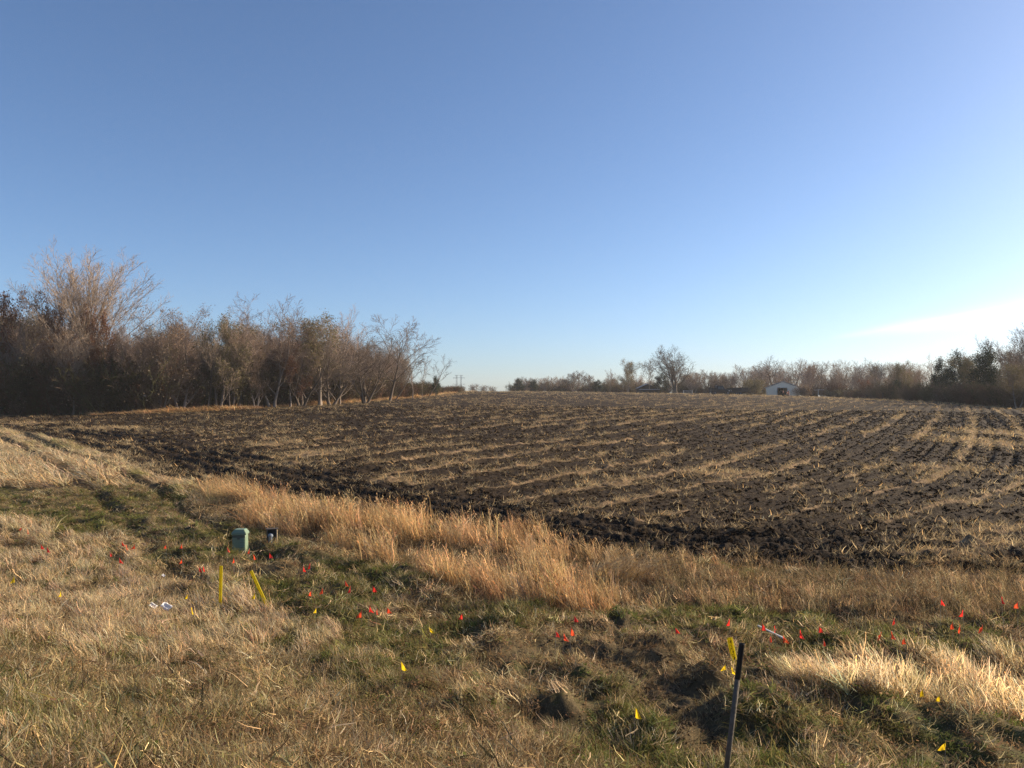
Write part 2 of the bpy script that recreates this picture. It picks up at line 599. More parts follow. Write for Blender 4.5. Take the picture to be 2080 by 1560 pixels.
def soil_mat(name, field):
    m, n, l = nt_new(name)
    b = n['Principled BSDF']
    b.inputs['Roughness'].default_value = .95
    b.inputs['Specular IOR Level'].default_value = .1
    geo = n.new('ShaderNodeNewGeometry')

    def noise(sc, det=4, rough=.6):
        z = n.new('ShaderNodeTexNoise')
        z.inputs['Scale'].default_value = sc
        z.inputs['Detail'].default_value = det
        z.inputs['Roughness'].default_value = rough
        l.new(geo.outputs['Position'], z.inputs['Vector'])
        return z.outputs['Fac']

    def ramp(fac, stops):
        r = n.new('ShaderNodeValToRGB')
        l.new(fac, r.inputs[0])
        while len(r.color_ramp.elements) < len(stops):
            r.color_ramp.elements.new(.5)
        for e, (p, c) in zip(r.color_ramp.elements, stops):
            e.position = p
            e.color = (*c, 1)
        return r.outputs[0]

    att = n.new('ShaderNodeAttribute')
    att.attribute_name = 'cover'
    if field:
        base = ramp(noise(2.2, 6, .7), [(.3, (.016, .0105, .0065)), (.5, (.030, .0205, .013)), (.7, (.056, .040, .027))])
        top = ramp(noise(5, 5, .8), [(.35, (.07, .046, .028)), (.65, (.33, .228, .135))])
        th = noise(2.6, 6, .9)
        lo, gain = -.52, 4.0
    else:
        base = ramp(noise(3, 6, .7), [(.3, (.045, .034, .018)), (.5, (.11, .083, .045)), (.7, (.20, .15, .08))])
        top = ramp(noise(6, 4), [(.3, (.055, .062, .018)), (.7, (.13, .13, .045))])
        th = noise(4, 5, .7)
        lo, gain = -.35, 4.0
    mn = n.new('ShaderNodeMath')
    mn.operation = 'ADD'
    l.new(att.outputs['Fac'], mn.inputs[0])
    l.new(th, mn.inputs[1])
    mg = n.new('ShaderNodeMath')
    mg.operation = 'MULTIPLY_ADD'
    mg.use_clamp = True
    l.new(mn.outputs[0], mg.inputs[0])
    mg.inputs[1].default_value = gain
    mg.inputs[2].default_value = (lo - .42) * gain
    mixn = n.new('ShaderNodeMix')
    mixn.data_type = 'RGBA'
    l.new(mg.outputs[0], mixn.inputs[0])
    l.new(base, mixn.inputs[6])
    l.new(top, mixn.inputs[7])
    l.new(mixn.outputs[2], b.inputs['Base Color'])
    bp = n.new('ShaderNodeBump')
    bp.inputs['Strength'].default_value = .9
    bp.inputs['Distance'].default_value = .08
    l.new(noise(7, 6, .75), bp.inputs['Height'])
    l.new(bp.outputs[0], b.inputs['Normal'])
    return m


M_FIELD = soil_mat('tilled_soil', True)
M_GROUND = soil_mat('verge_soil', False)
M_BLADE = tint_mat('grass_blade', .45)
M_CLOD = tint_mat('soil_clod', .0)
M_BRUSH = tint_mat('brush_twig', .15)
M_BARK = bark_mat('bark_grey_brown', (.15, .112, .086), (.32, .25, .195))
M_BARKD = bark_mat('bark_dark', (.085, .067, .054), (.19, .150, .12))
M_BARKP = bark_mat('bark_pale_tan', (.21, .155, .115), (.36, .28, .215))
M_BARKG = bark_mat('bark_pale_grey', (.14, .113, .092), (.27, .22, .18))
M_TWIG = bark_mat('twig_red_brown', (.20, .135, .10), (.38, .285, .225))
M_OLIVE = simple('leaf_olive', (.18, .15, .07), .8, var=.5, scale=1.5, transl=.3)
M_RUST = simple('leaf_rust', (.19, .09, .05), .8, var=.5, scale=1.5, transl=.3)
M_EVER = simple('leaf_evergreen', (.032, .045, .020), .8, var=.5, scale=1.5, transl=.15)
M_BROWN = simple('leaf_brown', (.24, .165, .105), .8, var=.5, scale=1.5, transl=.3)

# ------------------------------------------------------------------ the ground: one sheet to the horizon, field and verge
th_f = np.linspace(R(-43), R(43), 760)
th_b = np.linspace(R(43), R(317), 70)[1:-1]
TH = np.concatenate([th_f, th_b])
rs = [0.6]
while rs[-1] < 1500:
    r_ = rs[-1]
    if r_ < 4:
        st = .10
    elif r_ < 16:
        st = .045 + .002 * r_
    elif r_ < 60:
        st = .0045 * r_
    elif r_ < 300:
        st = .0072 * r_
    else:
        st = .06 * r_
    rs.append(r_ + st)
RS = np.array(rs)
GX = np.sin(TH)[None, :] * RS[:, None]
GY = np.cos(TH)[None, :] * RS[:, None]
gx, gy = GX.ravel(), GY.ravel()
dz, fmask = detail_z(gx, gy)
gzv = base_z(gx, gy) + dz
nc, nr = len(TH), len(RS)
ii, jj = np.meshgrid(np.arange(nr - 1), np.arange(nc), indexing='ij')
quad = np.stack([ii * nc + jj, (ii + 1) * nc + jj, (ii + 1) * nc + (jj + 1) % nc, ii * nc + (jj + 1) % nc], -1).reshape(-1, 4)[:, ::-1]
qc_x, qc_y = gx[quad].mean(1), gy[quad].mean(1)
# quads that wrap through the back keep their own centre, far from the field
qf = inside(FIELD, qc_x, qc_y)


def sub_sheet(name, sel, mat, cover, extra_center=False):
    q_ = quad[sel]
    used = np.unique(q_)
    remap = np.full(len(gx), -1)
    remap[used] = np.arange(len(used))
    v = np.stack([gx[used], gy[used], gzv[used]], 1)
    faces = [remap[q_]]
    cov = cover[used]
    if extra_center:
        cidx = len(v)
        v = np.vstack([v, [[0, 0, float(base_z(0.0, 0.0))]]])
        cov = np.append(cov, 0)
        ring = remap[np.arange(nc)]
        faces.append(np.stack([np.full(nc, cidx), np.roll(ring, -1), ring], 1))
    me = mesh_np(name, v, faces, mat, smooth=True)
    a = me.attributes.new('cover', 'FLOAT', 'POINT')
    a.data.foreach_set('value', cov.astype(np.float32))
    o = link(bpy.data.objects.new(name, me))
    o['kind'] = 'structure'
    return o


straw_v = np.zeros(len(gx))
straw_v[fmask] = straw_amount(gx[fmask], gy[fmask])
green_v = .40 * sstep(.45, .70, fbm(gx * .25, gy * .25, 91, 3))
green_v[inside(TRACK, gx, gy)] = -.3
tag(sub_sheet('plowed_field', qf, M_FIELD, straw_v), 'dark tilled field with pale rows of crop residue rising to a low crest')
tag(sub_sheet('ground', ~qf, M_GROUND, green_v, True), 'grassy roadside bank and ditch in front of the tilled field')
print('sheet quads', len(quad))

# ------------------------------------------------------------------ scatter: points that carry a piece each (one object, geometry nodes)
def scatter_group(coll):
    g_ = bpy.data.node_groups.new('scatter', 'GeometryNodeTree')
    g_.interface.new_socket('Geometry', in_out='INPUT', socket_type='NodeSocketGeometry')
    g_.interface.new_socket('Geometry', in_out='OUTPUT', socket_type='NodeSocketGeometry')
    n, l = g_.nodes, g_.links
    gi, go = n.new('NodeGroupInput'), n.new('NodeGroupOutput')
    ci = n.new('GeometryNodeCollectionInfo')
    ci.inputs['Collection'].default_value = coll
    ci.inputs['Separate Children'].default_value = True
    ci.inputs['Reset Children'].default_value = True
    iop = n.new('GeometryNodeInstanceOnPoints')
    iop.inputs['Pick Instance'].default_value = True
    l.new(gi.outputs[0], iop.inputs['Points'])
    l.new(ci.outputs[0], iop.inputs['Instance'])
    for nm, ty, sock in (('idx', 'INT', 'Instance Index'), ('rot', 'FLOAT_VECTOR', 'Rotation'), ('scl', 'FLOAT_VECTOR', 'Scale')):
        na = n.new('GeometryNodeInputNamedAttribute')
        na.data_type = ty
        na.inputs['Name'].default_value = nm
        l.new(na.outputs['Attribute'], iop.inputs[sock])
    l.new(iop.outputs[0], go.inputs[0])
    return g_


def scatter(name, meshes, pos, idx, rot, scl, col, label, cat):
    coll = bpy.data.collections.new(name + '_pieces')
    for i, me in enumerate(meshes):
        coll.objects.link(bpy.data.objects.new('%s_piece_%02d' % (name, i), me))
    me = bpy.data.meshes.new(name)
    me.vertices.add(len(pos))
    me.vertices.foreach_set('co', np.asarray(pos, np.float32).ravel())
    a = me.attributes.new('idx', 'INT', 'POINT')
    a.data.foreach_set('value', np.asarray(idx, np.int32))
    for nm, dat in (('rot', rot), ('scl', scl)):
        a = me.attributes.new(nm, 'FLOAT_VECTOR', 'POINT')
        a.data.foreach_set('vector', np.asarray(dat, np.float32).ravel())
    a = me.attributes.new('col', 'FLOAT_COLOR', 'POINT')
    a.data.foreach_set('color', np.hstack([np.asarray(col), np.ones((len(pos), 1))]).astype(np.float32).ravel())
    me.update()
    o = link(bpy.data.objects.new(name, me))
    md = o.modifiers.new('scatter', 'NODES')
    md.node_group = scatter_group(coll)
    tag(o, label, cat, kind='stuff')
    return o


rng = np.random.default_rng(7)


def blades(n, length, width, spread, tilt, curve, seed, seg=3, head=0, tint=.35, warm=.1, coh=None):
    """a tuft of n curved ribbons"""
    r = np.random.default_rng(seed)
    L = r.uniform(*length, n)
    az = r.uniform(0, 2 * math.pi, n) if coh is None else r.normal(0, coh, n)
    ti = r.uniform(*tilt, n)
    cu = r.uniform(*curve, n)
    b0 = np.stack([r.normal(0, spread, n), r.normal(0, spread, n), np.full(n, -.01)], 1)
    P = [b0]
    for k in range(seg):
        a = ti + cu * (k + .5) / seg + r.normal(0, .16, n) * (k > 0)
        az = az + r.normal(0, .35, n) * (k > 0)
        st = np.stack([np.sin(a) * np.cos(az), np.sin(a) * np.sin(az), np.cos(a)], 1) * (L / seg)[:, None]
        P.append(P[-1] + st)
    P = np.stack(P, 1)
    waz = az + math.pi / 2 + r.normal(0, .9, n)
    wv = np.stack([np.cos(waz), np.sin(waz), np.zeros(n)], 1) * (width * np.clip(r.lognormal(-.1, .5, n), .4, 2.4))[:, None]
    tp = np.linspace(1, .25, seg + 1)
    A = P - wv[:, None, :] * tp[None, :, None] * .5
    B = P + wv[:, None, :] * tp[None, :, None] * .5
    v = np.stack([A, B], 2).reshape(-1, 3)
    base = (np.arange(n) * 2 * (seg + 1))[:, None] + (np.arange(seg) * 2)[None, :]
    f = np.stack([base, base + 1, base + 3, base + 2], -1).reshape(-1, 4)
    t = np.clip(1 + r.normal(0, tint, n), .35, 1.9)
    wm = r.normal(0, warm, n)
    c = np.stack([t * (1 + wm), t, t * (1 - wm)], 1)
    C = np.repeat(c, 2 * (seg + 1), 0)
    fs = [f]
    if head:
        # feathery seed heads: a few flat spikelets round the tip
        k = int(n * head)
        m = 7
        tip = P[:k, -1][:, None, :]
        prev = P[:k, -2][:, None, :]
        tt = r.uniform(-.1, 1.05, (k, m, 1)) * .45
        p0 = tip - (tip - prev) * tt * 1.3
        dr = (tip - prev) / np.linalg.norm(tip - prev, axis=2, keepdims=True)
        side = r.normal(0, 1, (k, m, 3))
        side[..., 2] *= .4
        side = side / np.linalg.norm(side, axis=2, keepdims=True)
        p1 = p0 + dr * .045 + side * .022
        wd = np.cross(dr + 0 * side, side) * .005
        hv = np.stack([p0 - wd, p0 + wd, p1 + wd, p1 - wd], 2).reshape(-1, 3)
        off = len(v)
        v = np.vstack([v, hv])
        fs.append((np.arange(k * m) * 4)[:, None] + np.arange(4)[None] + off)
        C = np.vstack([C, np.repeat(np.repeat(c[:k], m, 0) * 1.1, 4, 0)])
    me = mesh_np('tuft', v, fs, M_BLADE)
    a = me.attributes.new('tint', 'FLOAT_COLOR', 'POINT')
    a.data.foreach_set('color', np.hstack([np.clip(C, 0, 3), np.ones((len(C), 1))]).astype(np.float32).ravel())
    return me


def clod_mesh(seed):
    r = np.random.default_rng(seed)
    vs_, fs_, cs_ = [], [], []
    n0 = 0
    for q_ in range(4):
        t = (1 + 5 ** .5) / 2
        v = np.array([(-1, t, 0), (1, t, 0), (-1, -t, 0), (1, -t, 0), (0, -1, t), (0, 1, t), (0, -1, -t), (0, 1, -t), (t, 0, -1), (t, 0, 1), (-t, 0, -1), (-t, 0, 1)], float)
        v = v / np.linalg.norm(v[0])
        v *= r.uniform(.65, 1.25, (12, 1))
        v *= r.uniform(.6, 1.2, (1, 3)) * np.array([[1, 1, .7]])
        v = v * r.uniform(.25, 1.0) * .5 + np.append(r.normal(0, .55, 2), .05) * (q_ > 0)
        f = np.array([(0, 11, 5), (0, 5, 1), (0, 1, 7), (0, 7, 10), (0, 10, 11), (1, 5, 9), (5, 11, 4), (11, 10, 2), (10, 7, 6), (7, 1, 8), (3, 9, 4), (3, 4, 2), (3, 2, 6), (3, 6, 8), (3, 8, 9),
                      (4, 9, 5), (2, 4, 11), (6, 2, 10), (8, 6, 7), (9, 8, 1)])
        vs_.append(v)
        fs_.append(f + n0)
        cs_.append(np.ones((12, 3)) * r.uniform(.7, 1.4))
        n0 += 12
    me = mesh_np('clod', np.vstack(vs_), [np.vstack(fs_)], M_CLOD)
    C = np.vstack(cs_)
    a = me.attributes.new('tint', 'FLOAT_COLOR', 'POINT')
    a.data.foreach_set('color', np.hstack([C, np.ones((len(C), 1))]).astype(np.float32).ravel())
    return me


# ------------------------------------------------------------------ trees
def nrm(v):
    return v / (np.linalg.norm(v, axis=-1, keepdims=True) + 1e-9)


def grow_lines(r, start, dirn, length, k, wob, up):
    P = [start]
    d = nrm(dirn)
    for _ in range(k - 1):
        d = nrm(d + r.normal(0, wob, d.shape) + np.array([0, 0, up]))
        P.append(P[-1] + d * (length / (k - 1))[:, None])
    return np.stack(P, 1)


def kids(r, P, Rd, Ln, m, t0, ang, ratio, rr, k, wob, up, shape=.45, minr=.008, lv=(.7, 1.25)):
    B, kk = P.shape[0], P.shape[1]
    t = t0 + (1 - t0) * (np.arange(m)[None, :] + r.uniform(0, 1, (B, m))) / m
    s = t * (kk - 1)
    i = np.clip(s.astype(int), 0, kk - 2)
    f = (s - i)[..., None]
    bi = np.arange(B)[:, None]
    p0, p1 = P[bi, i], P[bi, i + 1]
    pos = p0 * (1 - f) + p1 * f
    tan = nrm(p1 - p0)
    rnd = r.normal(0, 1, tan.shape)
    # spread around the parent by the golden angle
    ref = nrm(np.cross(tan, np.array([.31, .22, .93])))
    bin_ = np.cross(tan, ref)
    phi = (np.arange(m)[None, :] * 2.4 + r.uniform(0, 6.28, (B, 1)) + r.normal(0, .4, (B, m)))[..., None]
    perp = ref * np.cos(phi) + bin_ * np.sin(phi)
    a = r.uniform(ang[0], ang[1], (B, m))[..., None]
    d = tan * np.cos(a) + perp * np.sin(a)
    ln = Ln[:, None] * ratio * (1 - shape * (t - t0) / (1 - t0 + 1e-6)) * r.uniform(lv[0], lv[1], (B, m))
    rad = (Rd[bi, i] * (1 - f[..., 0]) + Rd[bi, i + 1] * f[..., 0]) * rr * r.uniform(.75, 1.1, (B, m))
    rad = np.maximum(rad, minr)
    n = B * m
    P2 = grow_lines(r, pos.reshape(n, 3), d.reshape(n, 3), ln.reshape(n), k, wob, up)
    R2 = rad.reshape(n)[:, None] * np.linspace(1, .35, k)[None, :]
    return P2, np.maximum(R2, minr * .6), ln.reshape(n)


def tubes(lines):
    """lines: list of (P (B,k,3), R (B,k), sides) -> verts, quads"""
    V, F, off = [], [], 0
    for P, Rd, n in lines:
        B, k = P.shape[0], P.shape[1]
        tan = np.empty_like(P)
        tan[:, 1:-1] = P[:, 2:] - P[:, :-2]
        tan[:, 0] = P[:, 1] - P[:, 0]
        tan[:, -1] = P[:, -1] - P[:, -2]
        tan = nrm(tan)
        ref = nrm(np.cross(tan, np.array([.53, .8, .11])))
        bn = np.cross(tan, ref)
        an = np.arange(n) * 2 * math.pi / n
        ring = P[:, :, None, :] + Rd[:, :, None, None] * (ref[:, :, None, :] * np.cos(an)[None, None, :, None] + bn[:, :, None, :] * np.sin(an)[None, None, :, None])
        V.append(ring.reshape(-1, 3))
        b = (np.arange(B) * k * n)[:, None, None] + (np.arange(k - 1) * n)[None, :, None]
        i0 = b + np.arange(n)[None, None, :]
        i1 = b + ((np.arange(n) + 1) % n)[None, None, :]
        F.append(np.stack([i0, i1, i1 + n, i0 + n], -1).reshape(-1, 4) + off)
        off += B * k * n
    return np.vstack(V), np.vstack(F)


def leaf_quads(r, P, n, size, drop=.15, jitter=.35):
    """n leaves scattered around the polylines P"""
    B, k = P.shape[0], P.shape[1]
    b = r.integers(0, B, n)
    s = r.uniform(.2, 1, n) * (k - 1)
    i = np.clip(s.astype(int), 0, k - 2)
    f = (s - i)[:, None]
    c = P[b, i] * (1 - f) + P[b, i + 1] * f + r.normal(0, jitter, (n, 3))
    u = nrm(r.normal(0, 1, (n, 3)))
    w = nrm(np.cross(u, r.normal(0, 1, (n, 3))))
    sz = (size * r.uniform(.5, 1.4, n))[:, None]
    v = np.stack([c - u * sz, c + w * sz * .6, c + u * sz, c - w * sz * .6], 1).reshape(-1, 3)
    return v, (np.arange(n) * 4)[:, None] + np.arange(4)[None]


def tree_mesh(seed, H=15, r0=.24, clear=.25, limbs=9, limb_ang=(.5, .95), limb_len=.55, sub=(8, 7, 6), up=(.05, .10, .06, .05), wob=.10, lean=(0, 0), stems=1, stem_spread=0.,
              bark=None, leaf=None, leaf_n=0, leaf_size=.12, twig_r=.011, jitter=.3, top=.9, shape=.5, limb_rr=.55, twig=None, lv=(.7, 1.25), fork=.50):
    r = np.random.default_rng(seed)
    st = np.zeros((stems, 3))
    dirs = np.tile([lean[0], lean[1], 1.0], (stems, 1))
    if stems > 1:
        a = np.arange(stems) * 2 * math.pi / stems + r.uniform(0, 1)
        st[:, 0], st[:, 1] = np.cos(a) * r0 * 1.2, np.sin(a) * r0 * 1.2
        dirs[:, 0] += np.cos(a) * stem_spread * r.uniform(.5, 1.2, stems)
        dirs[:, 1] += np.sin(a) * stem_spread * r.uniform(.5, 1.2, stems)
    st[:, 2] = -.4
    L0 = np.full(stems, H * top) * r.uniform(.85, 1.0, stems)
    P0 = grow_lines(r, st, dirs, L0, 9, wob * .6, up[0])
    R0 = r0 * (1 - .8 * np.linspace(0, 1, 9)[None, :] ** .8) * np.ones((stems, 1))
    R0[:, 0] *= 1.35
    P1, R1, L1 = kids(r, P0, R0, L0, limbs, clear, limb_ang, limb_len, limb_rr, 7, wob, up[1], shape, .02, lv)
    P2, R2, L2 = kids(r, P1, R1, L1, sub[0], .18, (.35, .85) if fork > .4 else (.2, .55), fork, .55, 5, wob * 1.2, up[2], .45, twig_r * 1.3)
    P3, R3, L3 = kids(r, P2, R2, L2, sub[1], .15, (.35, .9), .50, .6, 4, wob * 1.3, up[3], .4, twig_r)
    lines = [(P2, R2, 3), (P3, R3, 3)]
    last = P3
    if sub[2]:
        P4, R4, L4 = kids(r, P3, R3, L3, sub[2], .1, (.3, .8), .55, .7, 3, wob, up[3], .3, twig_r * .8)
        lines.append((P4, R4, 3))
        last = P4
    v, f = tubes([(P0, R0, 8), (P1, R1, 5)])
    zt = max(last[..., 2].max(), P1[..., 2].max())
    k = H / zt
    tm = mesh_np('trunk', v * k, [f], bark, smooth=True)
    v, f = tubes(lines)
    cm = mesh_np('crown', v * k, [f], twig or bark)
    lm = None
    if leaf_n:
        lv, lf = leaf_quads(r, last, leaf_n, leaf_size, jitter=jitter)
        lm = mesh_np('foliage', lv * k, [lf], leaf)
    return tm, cm, lm, H


VAR = {}
VAR['cottonwood'] = tree_mesh(14, 24, .40, .50, 56, (.05, 1.00), .92, (9, 6, 4), (.0, .035, .06, .08), .035, bark=M_BARKP, twig_r=.015, top=.50, shape=.0, limb_rr=.36, lv=(.92, 1.05), fork=.32)
VAR['bare_a'] = tree_mesh(21, 16, .22, .22, 13, (.30, .95), .62, (8, 7, 5), (.03, .09, .08, .05), .10, bark=M_BARKG, twig=M_TWIG, twig_r=.016, top=.74, shape=.22, limb_rr=.66)
VAR['bare_b'] = tree_mesh(22, 16, .24, .15, 10, (.35, 1.0), .64, (8, 7, 5), (.03, .10, .06, .05), .13, bark=M_BARKG, twig=M_TWIG, twig_r=.016, stems=2, stem_spread=.28, top=.74, shape=.22, limb_rr=.66)
VAR['bare_c'] = tree_mesh(23, 16, .18, .34, 12, (.30, .85), .58, (9, 7, 5), (.06, .12, .08, .05), .09, bark=M_BARKG, twig_r=.016, top=.8, shape=.25, limb_rr=.66)
VAR['dark_a'] = tree_mesh(31, 15, .24, .12, 9, (.4, 1.0), .66, (8, 6, 5), (.03, .09, .05, .03), .13, lean=(.14, 0), bark=M_BARKD, twig=M_BARK, twig_r=.016, stems=3, stem_spread=.38, top=.74, shape=.22, limb_rr=.66)
VAR['dark_b'] = tree_mesh(32, 15, .20, .28, 10, (.45, 1.05), .60, (8, 7, 5), (.05, .08, .06, .04), .12, lean=(.22, .05), bark=M_BARKD, twig=M_BARK, twig_r=.015, top=.78, shape=.25, limb_rr=.66)
VAR['olive'] = tree_mesh(41, 13, .2, .15, 11, (.45, .95), .50, (8, 6, 4), (.03, .09, .06, .05), .12, bark=M_BARKG, twig=M_TWIG, leaf=M_OLIVE, leaf_n=12000, leaf_size=.075, stems=2, stem_spread=.3, top=.74, shape=.22)
VAR['brown'] = tree_mesh(42, 13, .2, .12, 11, (.45, .95), .50, (7, 6, 4), (.05, .10, .06, .05), .12, bark=M_BARKG, twig=M_TWIG, leaf=M_BROWN, leaf_n=9000, leaf_size=.07, stems=2, stem_spread=.3, top=.74, shape=.22)
VAR['rust'] = tree_mesh(43, 13, .22, .2, 10, (.5, 1.0), .50, (7, 6, 0), (.05, .06, .05, .03), .13, bark=M_BARKG, twig=M_TWIG, leaf=M_RUST, leaf_n=9000, leaf_size=.10, top=.78, shape=.25)
VAR['evergreen'] = tree_mesh(44, 11, .2, .05, 16, (.7, 1.2), .42, (7, 6, 0), (.1, .06, .05, .03), .10, bark=M_BARKD, leaf=M_EVER, leaf_n=15000, leaf_size=.10, shape=.55, jitter=.45)
VAR['sapling'] = tree_mesh(51, 8, .07, .25, 9, (.4, .8), .42, (6, 5, 0), (.08, .12, .08, .05), .10, bark=M_BARKG, twig_r=.012)
VAR['bent'] = tree_mesh(52, 10, .13, .35, 8, (.5, 1.0), .5, (7, 6, 0), (.0, .05, .05, .03), .12, lean=(.55, 0), bark=M_BARKD, twig_r=.013)
VAR['round'] = tree_mesh(61, 11, .22, .14, 12, (.4, .9), .60, (8, 7, 4), (.03, .12, .08, .06), .10, bark=M_BARK, twig_r=.016, stems=3, stem_spread=.3, top=.7, shape=.2)
VAR['big_oak'] = tree_mesh(62, 16, .42, .20, 11, (.45, 1.0), .62, (8, 7, 5), (.02, .08, .06, .05), .15, bark=M_BARK, twig_r=.018, top=.75, shape=.25)
VAR['big_lone'] = tree_mesh(63, 16, .42, .14, 12, (.35, .85), .68, (8, 7, 5), (.02, .12, .08, .06), .11, bark=M_BARKD, twig_r=.018, stems=2, stem_spread=.15, top=.75, shape=.2)
VAR['bush'] = tree_mesh(71, 4, .05, .10, 8, (.4, .9), .5, (6, 5, 0), (.04, .08, .06, .04), .14, bark=M_BARK, twig_r=.012, stems=9, stem_spread=.5)
VAR['tan_bush'] = tree_mesh(73, 4, .05, .08, 9, (.4, .9), .5, (6, 4, 0), (.04, .02, .0, -.03), .14, bark=M_BARK, leaf=M_BROWN, leaf_n=7000, leaf_size=.08, stems=9, stem_spread=.5)
VAR['olive_bush'] = tree_mesh(72, 5, .06, .08, 9, (.4, .9), .5, (6, 4, 0), (.04, .02, .0, -.05), .14, bark=M_BARK, leaf=M_OLIVE, leaf_n=7000, leaf_size=.09, stems=9, stem_spread=.5)


def plant_tree(name, kind, px, d, top_py, label, cat='tree', group=None, rz=None, wide=1.0, dx=0.0):
    tm, cm, lm, H = VAR[kind]
    x, y = at_d(px, d)
    z = float(base_z(x, y))
    need = CAMZ + (HOR - top_py) / FPX * d - z
    s = need / H
    e = empty(name, (x, y, z), rng.uniform(0, 6.28) if rz is None else rz, (s * wide * 1.25, s * wide * 1.25, s))
    link(bpy.data.objects.new('trunk', tm), e)
    c = link(bpy.data.objects.new('crown', cm), e)
    if lm:
        link(bpy.data.objects.new('foliage', lm), c)
    return tag(e, label, cat, group)


LW = 'trees along the edge of the left wood'
left_trees = [
    ('cottonwood_tree', 'cottonwood', 185, 112, 488, 'huge pale tan bare tree with a wide fan crown towering over the left wood', .98),
    ('leafy_tree', 'rust', 2, 108, 584, 'tree with dark rusty leaves at the far left edge of the wood', .45),
    ('bare_tree', 'bare_a', 62, 107, 610, 'slim grey bare tree just left of the huge pale tree', .8),
    ('leafy_tree', 'rust', 118, 109, 592, 'rust leaved tree crown in front of the huge pale tree, left side', .36),
    ('leafy_tree', 'rust', 208, 109, 620, 'rust leaved tree crown in front of the huge pale tree, right side', .34),
    ('bare_tree', 'bare_c', 40, 106, 690, 'low pale stemmed bare tree at the far left of the wood edge', .8),
    ('bare_tree', 'bare_c', 150, 106, 660, 'pale slender bare tree below the huge pale tree', .7),
    ('bare_tree', 'dark_b', 120, 107, 640, 'dark stemmed bare tree in the gap left of the huge pale trunk', .7),
    ('bare_tree', 'bare_b', 255, 109, 640, 'grey forked bare tree under the right limbs of the huge pale tree', .8),
    ('bare_tree', 'dark_a', 300, 110, 636, 'dark bare tree with open crown beside the small sky gap in the left wood', .75),
    ('leafy_tree', 'brown', 368, 111, 616, 'round brown leaved tree right of the huge pale tree', .75),
    ('leafy_tree', 'olive', 330, 110, 690, 'low olive brown tree in front of the round brown tree', .7),
    ('leafy_tree', 'olive', 445, 114, 632, 'olive leaved treetop beside the dip in the left wood skyline', .7),
    ('bare_tree', 'bare_a', 485, 117, 622, 'tall grey bare tree between the olive treetop and the twin crowned tree', .75),
    ('bare_tree', 'bare_b', 553, 120, 592, 'tall twin crowned bare tree, second highest of the left wood', .9),
    ('leafy_tree', 'olive', 470, 115, 690, 'low yellowish olive tree at the wood edge below the skyline dip', .62),
    ('bare_tree', 'dark_b', 420, 113, 660, 'dark slender bare tree filling the dip in the left wood skyline', .6),
    ('leafy_tree', 'brown', 520, 118, 680, 'dull brown leafy tree below the twin crowned bare tree', .75),
    ('leafy_tree', 'rust', 590, 122, 690, 'reddish brown leaved tree right of the twin crowned bare tree', .75),
    ('bare_tree', 'dark_a', 612, 124, 632, 'dark bare tree with a tufted top in the middle of the left wood', .95),
    ('leafy_tree', 'olive', 650, 127, 628, 'dark olive leaved tree with a rounded top, right half of the left wood', .95),
    ('bare_tree', 'bare_a', 690, 131, 614, 'grey bare tree poking above the dark olive round top', .68),
    ('bare_tree', 'dark_a', 672, 129, 655, 'many stemmed dark tree with broad rounded twiggy crown', 1.3),
    ('bare_tree', 'dark_a', 742, 136, 645, 'dark leaning many stemmed bare tree near the right end of the wood', 1.0),
    ('bare_tree', 'dark_b', 790, 146, 640, 'tall open bare tree leaning right, last big tree of the left wood', .95),
    ('bare_tree', 'bent', 800, 148, 700, 'low dark bare tree bending right below the last big tree', .9),
    ('sapling', 'sapling', 838, 160, 705, 'pale slender sapling at the right end of the left wood', .9),
    ('sapling', 'sapling', 858, 166, 722, 'thin sapling between the pale sapling and the bent end tree', .8),
    ('bare_tree', 'bent', 868, 172, 716, 'small bent bare tree leaning right at the very end of the left wood', .9),
    ('evergreen_shrub', 'evergreen', 885, 178, 764, 'small dark evergreen shrub at the end of the left wood', .7),
]
for nm, kd, px, d, tp, lb, wd in left_trees:
    rz = {'dark_b': .2, 'bent': .1}.get(kd, None)
    plant_tree(nm, kd, px, d, tp, lb, 'shrub' if 'shrub' in nm else 'tree', LW, rz, wd)

